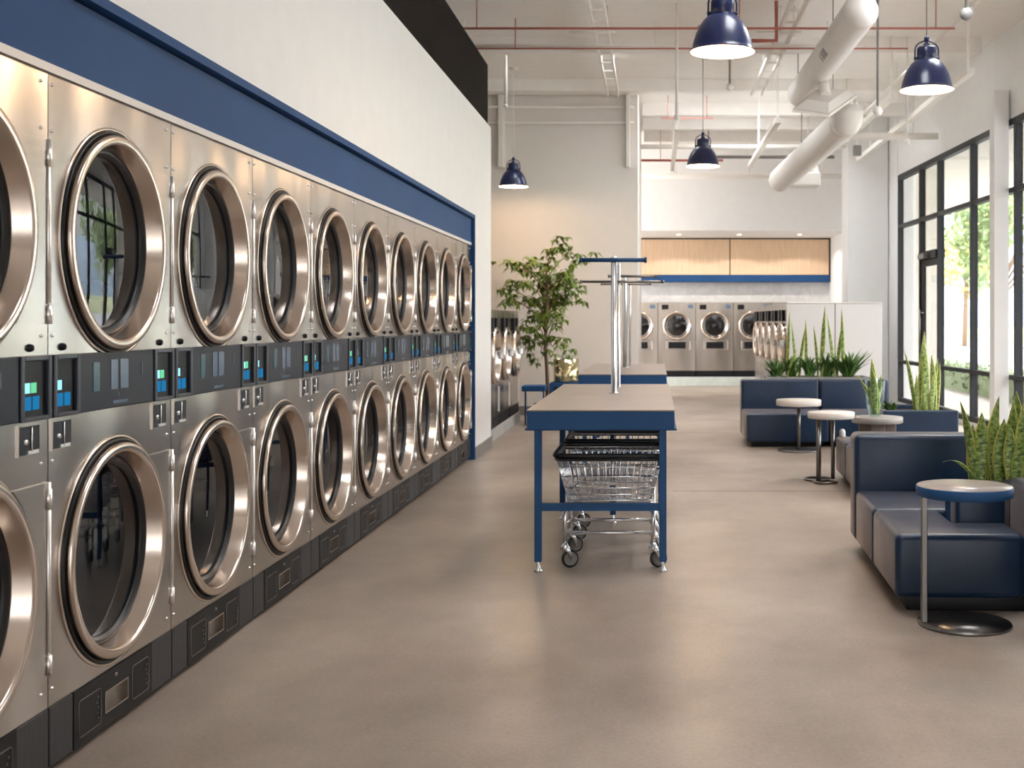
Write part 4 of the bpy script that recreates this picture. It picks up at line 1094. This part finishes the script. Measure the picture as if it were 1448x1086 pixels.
t = thing('brass_pot', 'shiny brass plant pot on the navy stand, beside the tree', 'pot', (-1.19, 15.96, .556))
bm = B(); lathe(bm, [(0, 0), (.165, 0), (.17, .01), (.17, .31), (.162, .31), (.16, .26), (0, .26)], 'z', (0, 0, 0), 48); obj('vessel', bm, M['brass'], t)
bm = B(); lathe(bm, [(.159, .27), (0, .275)], 'z', (0, 0, 0), 32); obj('soil', bm, M['soil'], t)
strap_plant('sparse strappy plant growing in the brass pot', (-1.16, 15.96, .826), 7, .14, .2, 9)
t = thing('low_bench', 'low navy bench slab left of the indoor tree', 'bench', (-1.6, 15.5, 0))
bm = B(); rbx(bm, (-.14, 0, .455), (.17, .35, .53), .012, 2); obj('slab', bm, M['navy'], t)
for x in (-.11, .13):
    bm = B(); tube(bm, [(x, .2, 0), (x, .2, .455)], .012, 8); obj('leg', bm, M['navy'], t)

# ------------------------------------------------------------------ outside
struct('ground_paving', [((4.98, -30, -.12), (8.6, 70, -.02))], M['sidewalk'], 'pale paving outside the windows')
struct('ground_bounce', [((-25, -45, -.12), (4.98, -5.2, -.02))], M['sidewalk'], 'unseen pale ground in front of the shop, added to bounce daylight')  # pale ground out of view, added to bounce daylight up to the ceiling
struct('ground_road', [((8.6, -30, -.2), (24, 120, -.06))], M['road'], 'pale road outside')
struct('ground_lawn', [((24, -30, -.2), (160, 260, -.03))], M['lawn'], 'grass beyond the road')
struct('wall_outside', [((4.35, 20.6, -.02), (4.95, 21.2, 4.0))], M['stucco'], 'cream outside pier of the building')
struct('ceiling_canopy', [((4.55, -6, 4.0), (7.1, 30, 4.25))], M['stucco'], 'cream soffit of the outside canopy')
q = random.Random(11)
bm = B()
for k in range(3200):
    x = q.uniform(6.0, 6.9); y = q.uniform(14, 42); z = .02 + .46*math.sqrt(q.random()); s = .05
    c = Vector((x, y, z)); d = Vector((q.uniform(-1, 1), q.uniform(-1, 1), q.uniform(-.5, 1))).normalized(); e = d.orthogonal().normalized()
    v = [bm.verts.new(c - e*s), bm.verts.new(c + d*s), bm.verts.new(c + e*s), bm.verts.new(c - d*s)]; bm.faces.new(v)
bx(bm, (6.08, 14, -.03), (6.82, 42, .40))
tag(obj('hedge', bm, M['hedge'], recalc=False), 'low clipped hedge outside along the paving', 'hedge')
def outdoor_tree(label, x, y, h, r, mat, seed):
    q = random.Random(seed); t = thing('street_tree', label, 'tree', (x, y, -.05), 0, 'trees outside the windows')
    bm = B(); tube(bm, [(0, 0, 0), (.1, 0, h*.35), (0, .1, h*.8)], [.16, .12, .05], 8)
    for k in range(6):
        a = q.uniform(0, 2*PI); tube(bm, [(0.05, 0, h*.3+k*.2), (r*.7*math.cos(a), r*.7*math.sin(a), h*.55+k*.3)], [.06, .02], 5)
    obj('trunk', bm, M['trunk'], t)
    bm = B()
    blobs = [(Vector((q.gauss(0, r*.42), q.gauss(0, r*.42), h*q.uniform(.4, .98))), r*q.uniform(.3, .5)) for _ in range(16)]
    for c0, rr in blobs:
        for k in range(170):
            d = Vector((q.gauss(0, 1), q.gauss(0, 1), q.gauss(0, 1))).normalized()
            c = c0 + d*rr*q.uniform(.7, 1.05); s = .2*q.uniform(.6, 1.2); e = Vector((q.uniform(-1, 1), q.uniform(-1, 1), q.uniform(-1, 1))).normalized(); f = e.orthogonal().normalized()
            v = [bm.verts.new(c - f*s*.6), bm.verts.new(c + e*s), bm.verts.new(c + f*s*.6), bm.verts.new(c - e*s)]; bm.faces.new(v)
    obj('foliage', bm, M[mat], t, recalc=False)
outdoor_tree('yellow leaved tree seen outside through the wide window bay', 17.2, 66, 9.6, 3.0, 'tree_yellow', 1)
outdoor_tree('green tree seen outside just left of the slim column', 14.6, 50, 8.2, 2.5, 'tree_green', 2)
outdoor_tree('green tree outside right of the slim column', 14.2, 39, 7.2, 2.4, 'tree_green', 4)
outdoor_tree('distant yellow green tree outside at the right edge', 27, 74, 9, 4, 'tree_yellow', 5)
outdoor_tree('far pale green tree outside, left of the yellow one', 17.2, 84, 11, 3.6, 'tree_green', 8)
bm = B()
bmh = B(); n = 24
rows = []
for k in range(n+1):
    x = -20 + 260*k/n; hgt = 42 + 20*math.sin(k*.5+.6) + 8*math.sin(k*1.3)
    rows.append([bmh.verts.new((x, 330, -5)), bmh.verts.new((x, 345, hgt*.55)), bmh.verts.new((x, 370, hgt)), bmh.verts.new((x, 400, -5))])
for A, C in zip(rows[:-1], rows[1:]):
    for j in range(3): bmh.faces.new((A[j], C[j], C[j+1], A[j+1]))
bm.free()
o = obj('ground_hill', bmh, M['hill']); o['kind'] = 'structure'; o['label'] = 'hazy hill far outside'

# ------------------------------------------------------------------ light
W = bpy.data.worlds.new('world'); S.world = W; W.use_nodes = True
nt = W.node_tree; nt.nodes.clear()
out = nt.nodes.new('ShaderNodeOutputWorld'); bg = nt.nodes.new('ShaderNodeBackground')
tc = nt.nodes.new('ShaderNodeTexCoord'); sp = nt.nodes.new('ShaderNodeSeparateXYZ'); rp = nt.nodes.new('ShaderNodeValToRGB')
nt.links.new(tc.outputs['Generated'], sp.inputs[0]); nt.links.new(sp.outputs[2], rp.inputs[0])
rp.color_ramp.elements[0].position = 0; rp.color_ramp.elements[0].color = (.2, .2, .2, 1)
rp.color_ramp.elements[1].position = .8; rp.color_ramp.elements[1].color = (.94, .97, 1, 1)
nt.links.new(rp.outputs[0], bg.inputs[0]); bg.inputs[1].default_value = 6.0
nt.links.new(bg.outputs[0], out.inputs[0])

S.view_settings.view_transform = 'Standard'; S.view_settings.look = 'None'
S.view_settings.gamma = 1; S.view_settings.use_curve_mapping = False
S.view_settings.exposure = 1.78
S.cycles.max_bounces = 10; S.cycles.diffuse_bounces = 6; S.cycles.glossy_bounces = 5; S.cycles.transparent_max_bounces = 12
S.cycles.sample_clamp_indirect = 6
S.cycles.use_denoising = True
S.cycles.caustics_reflective = False; S.cycles.caustics_refractive = False
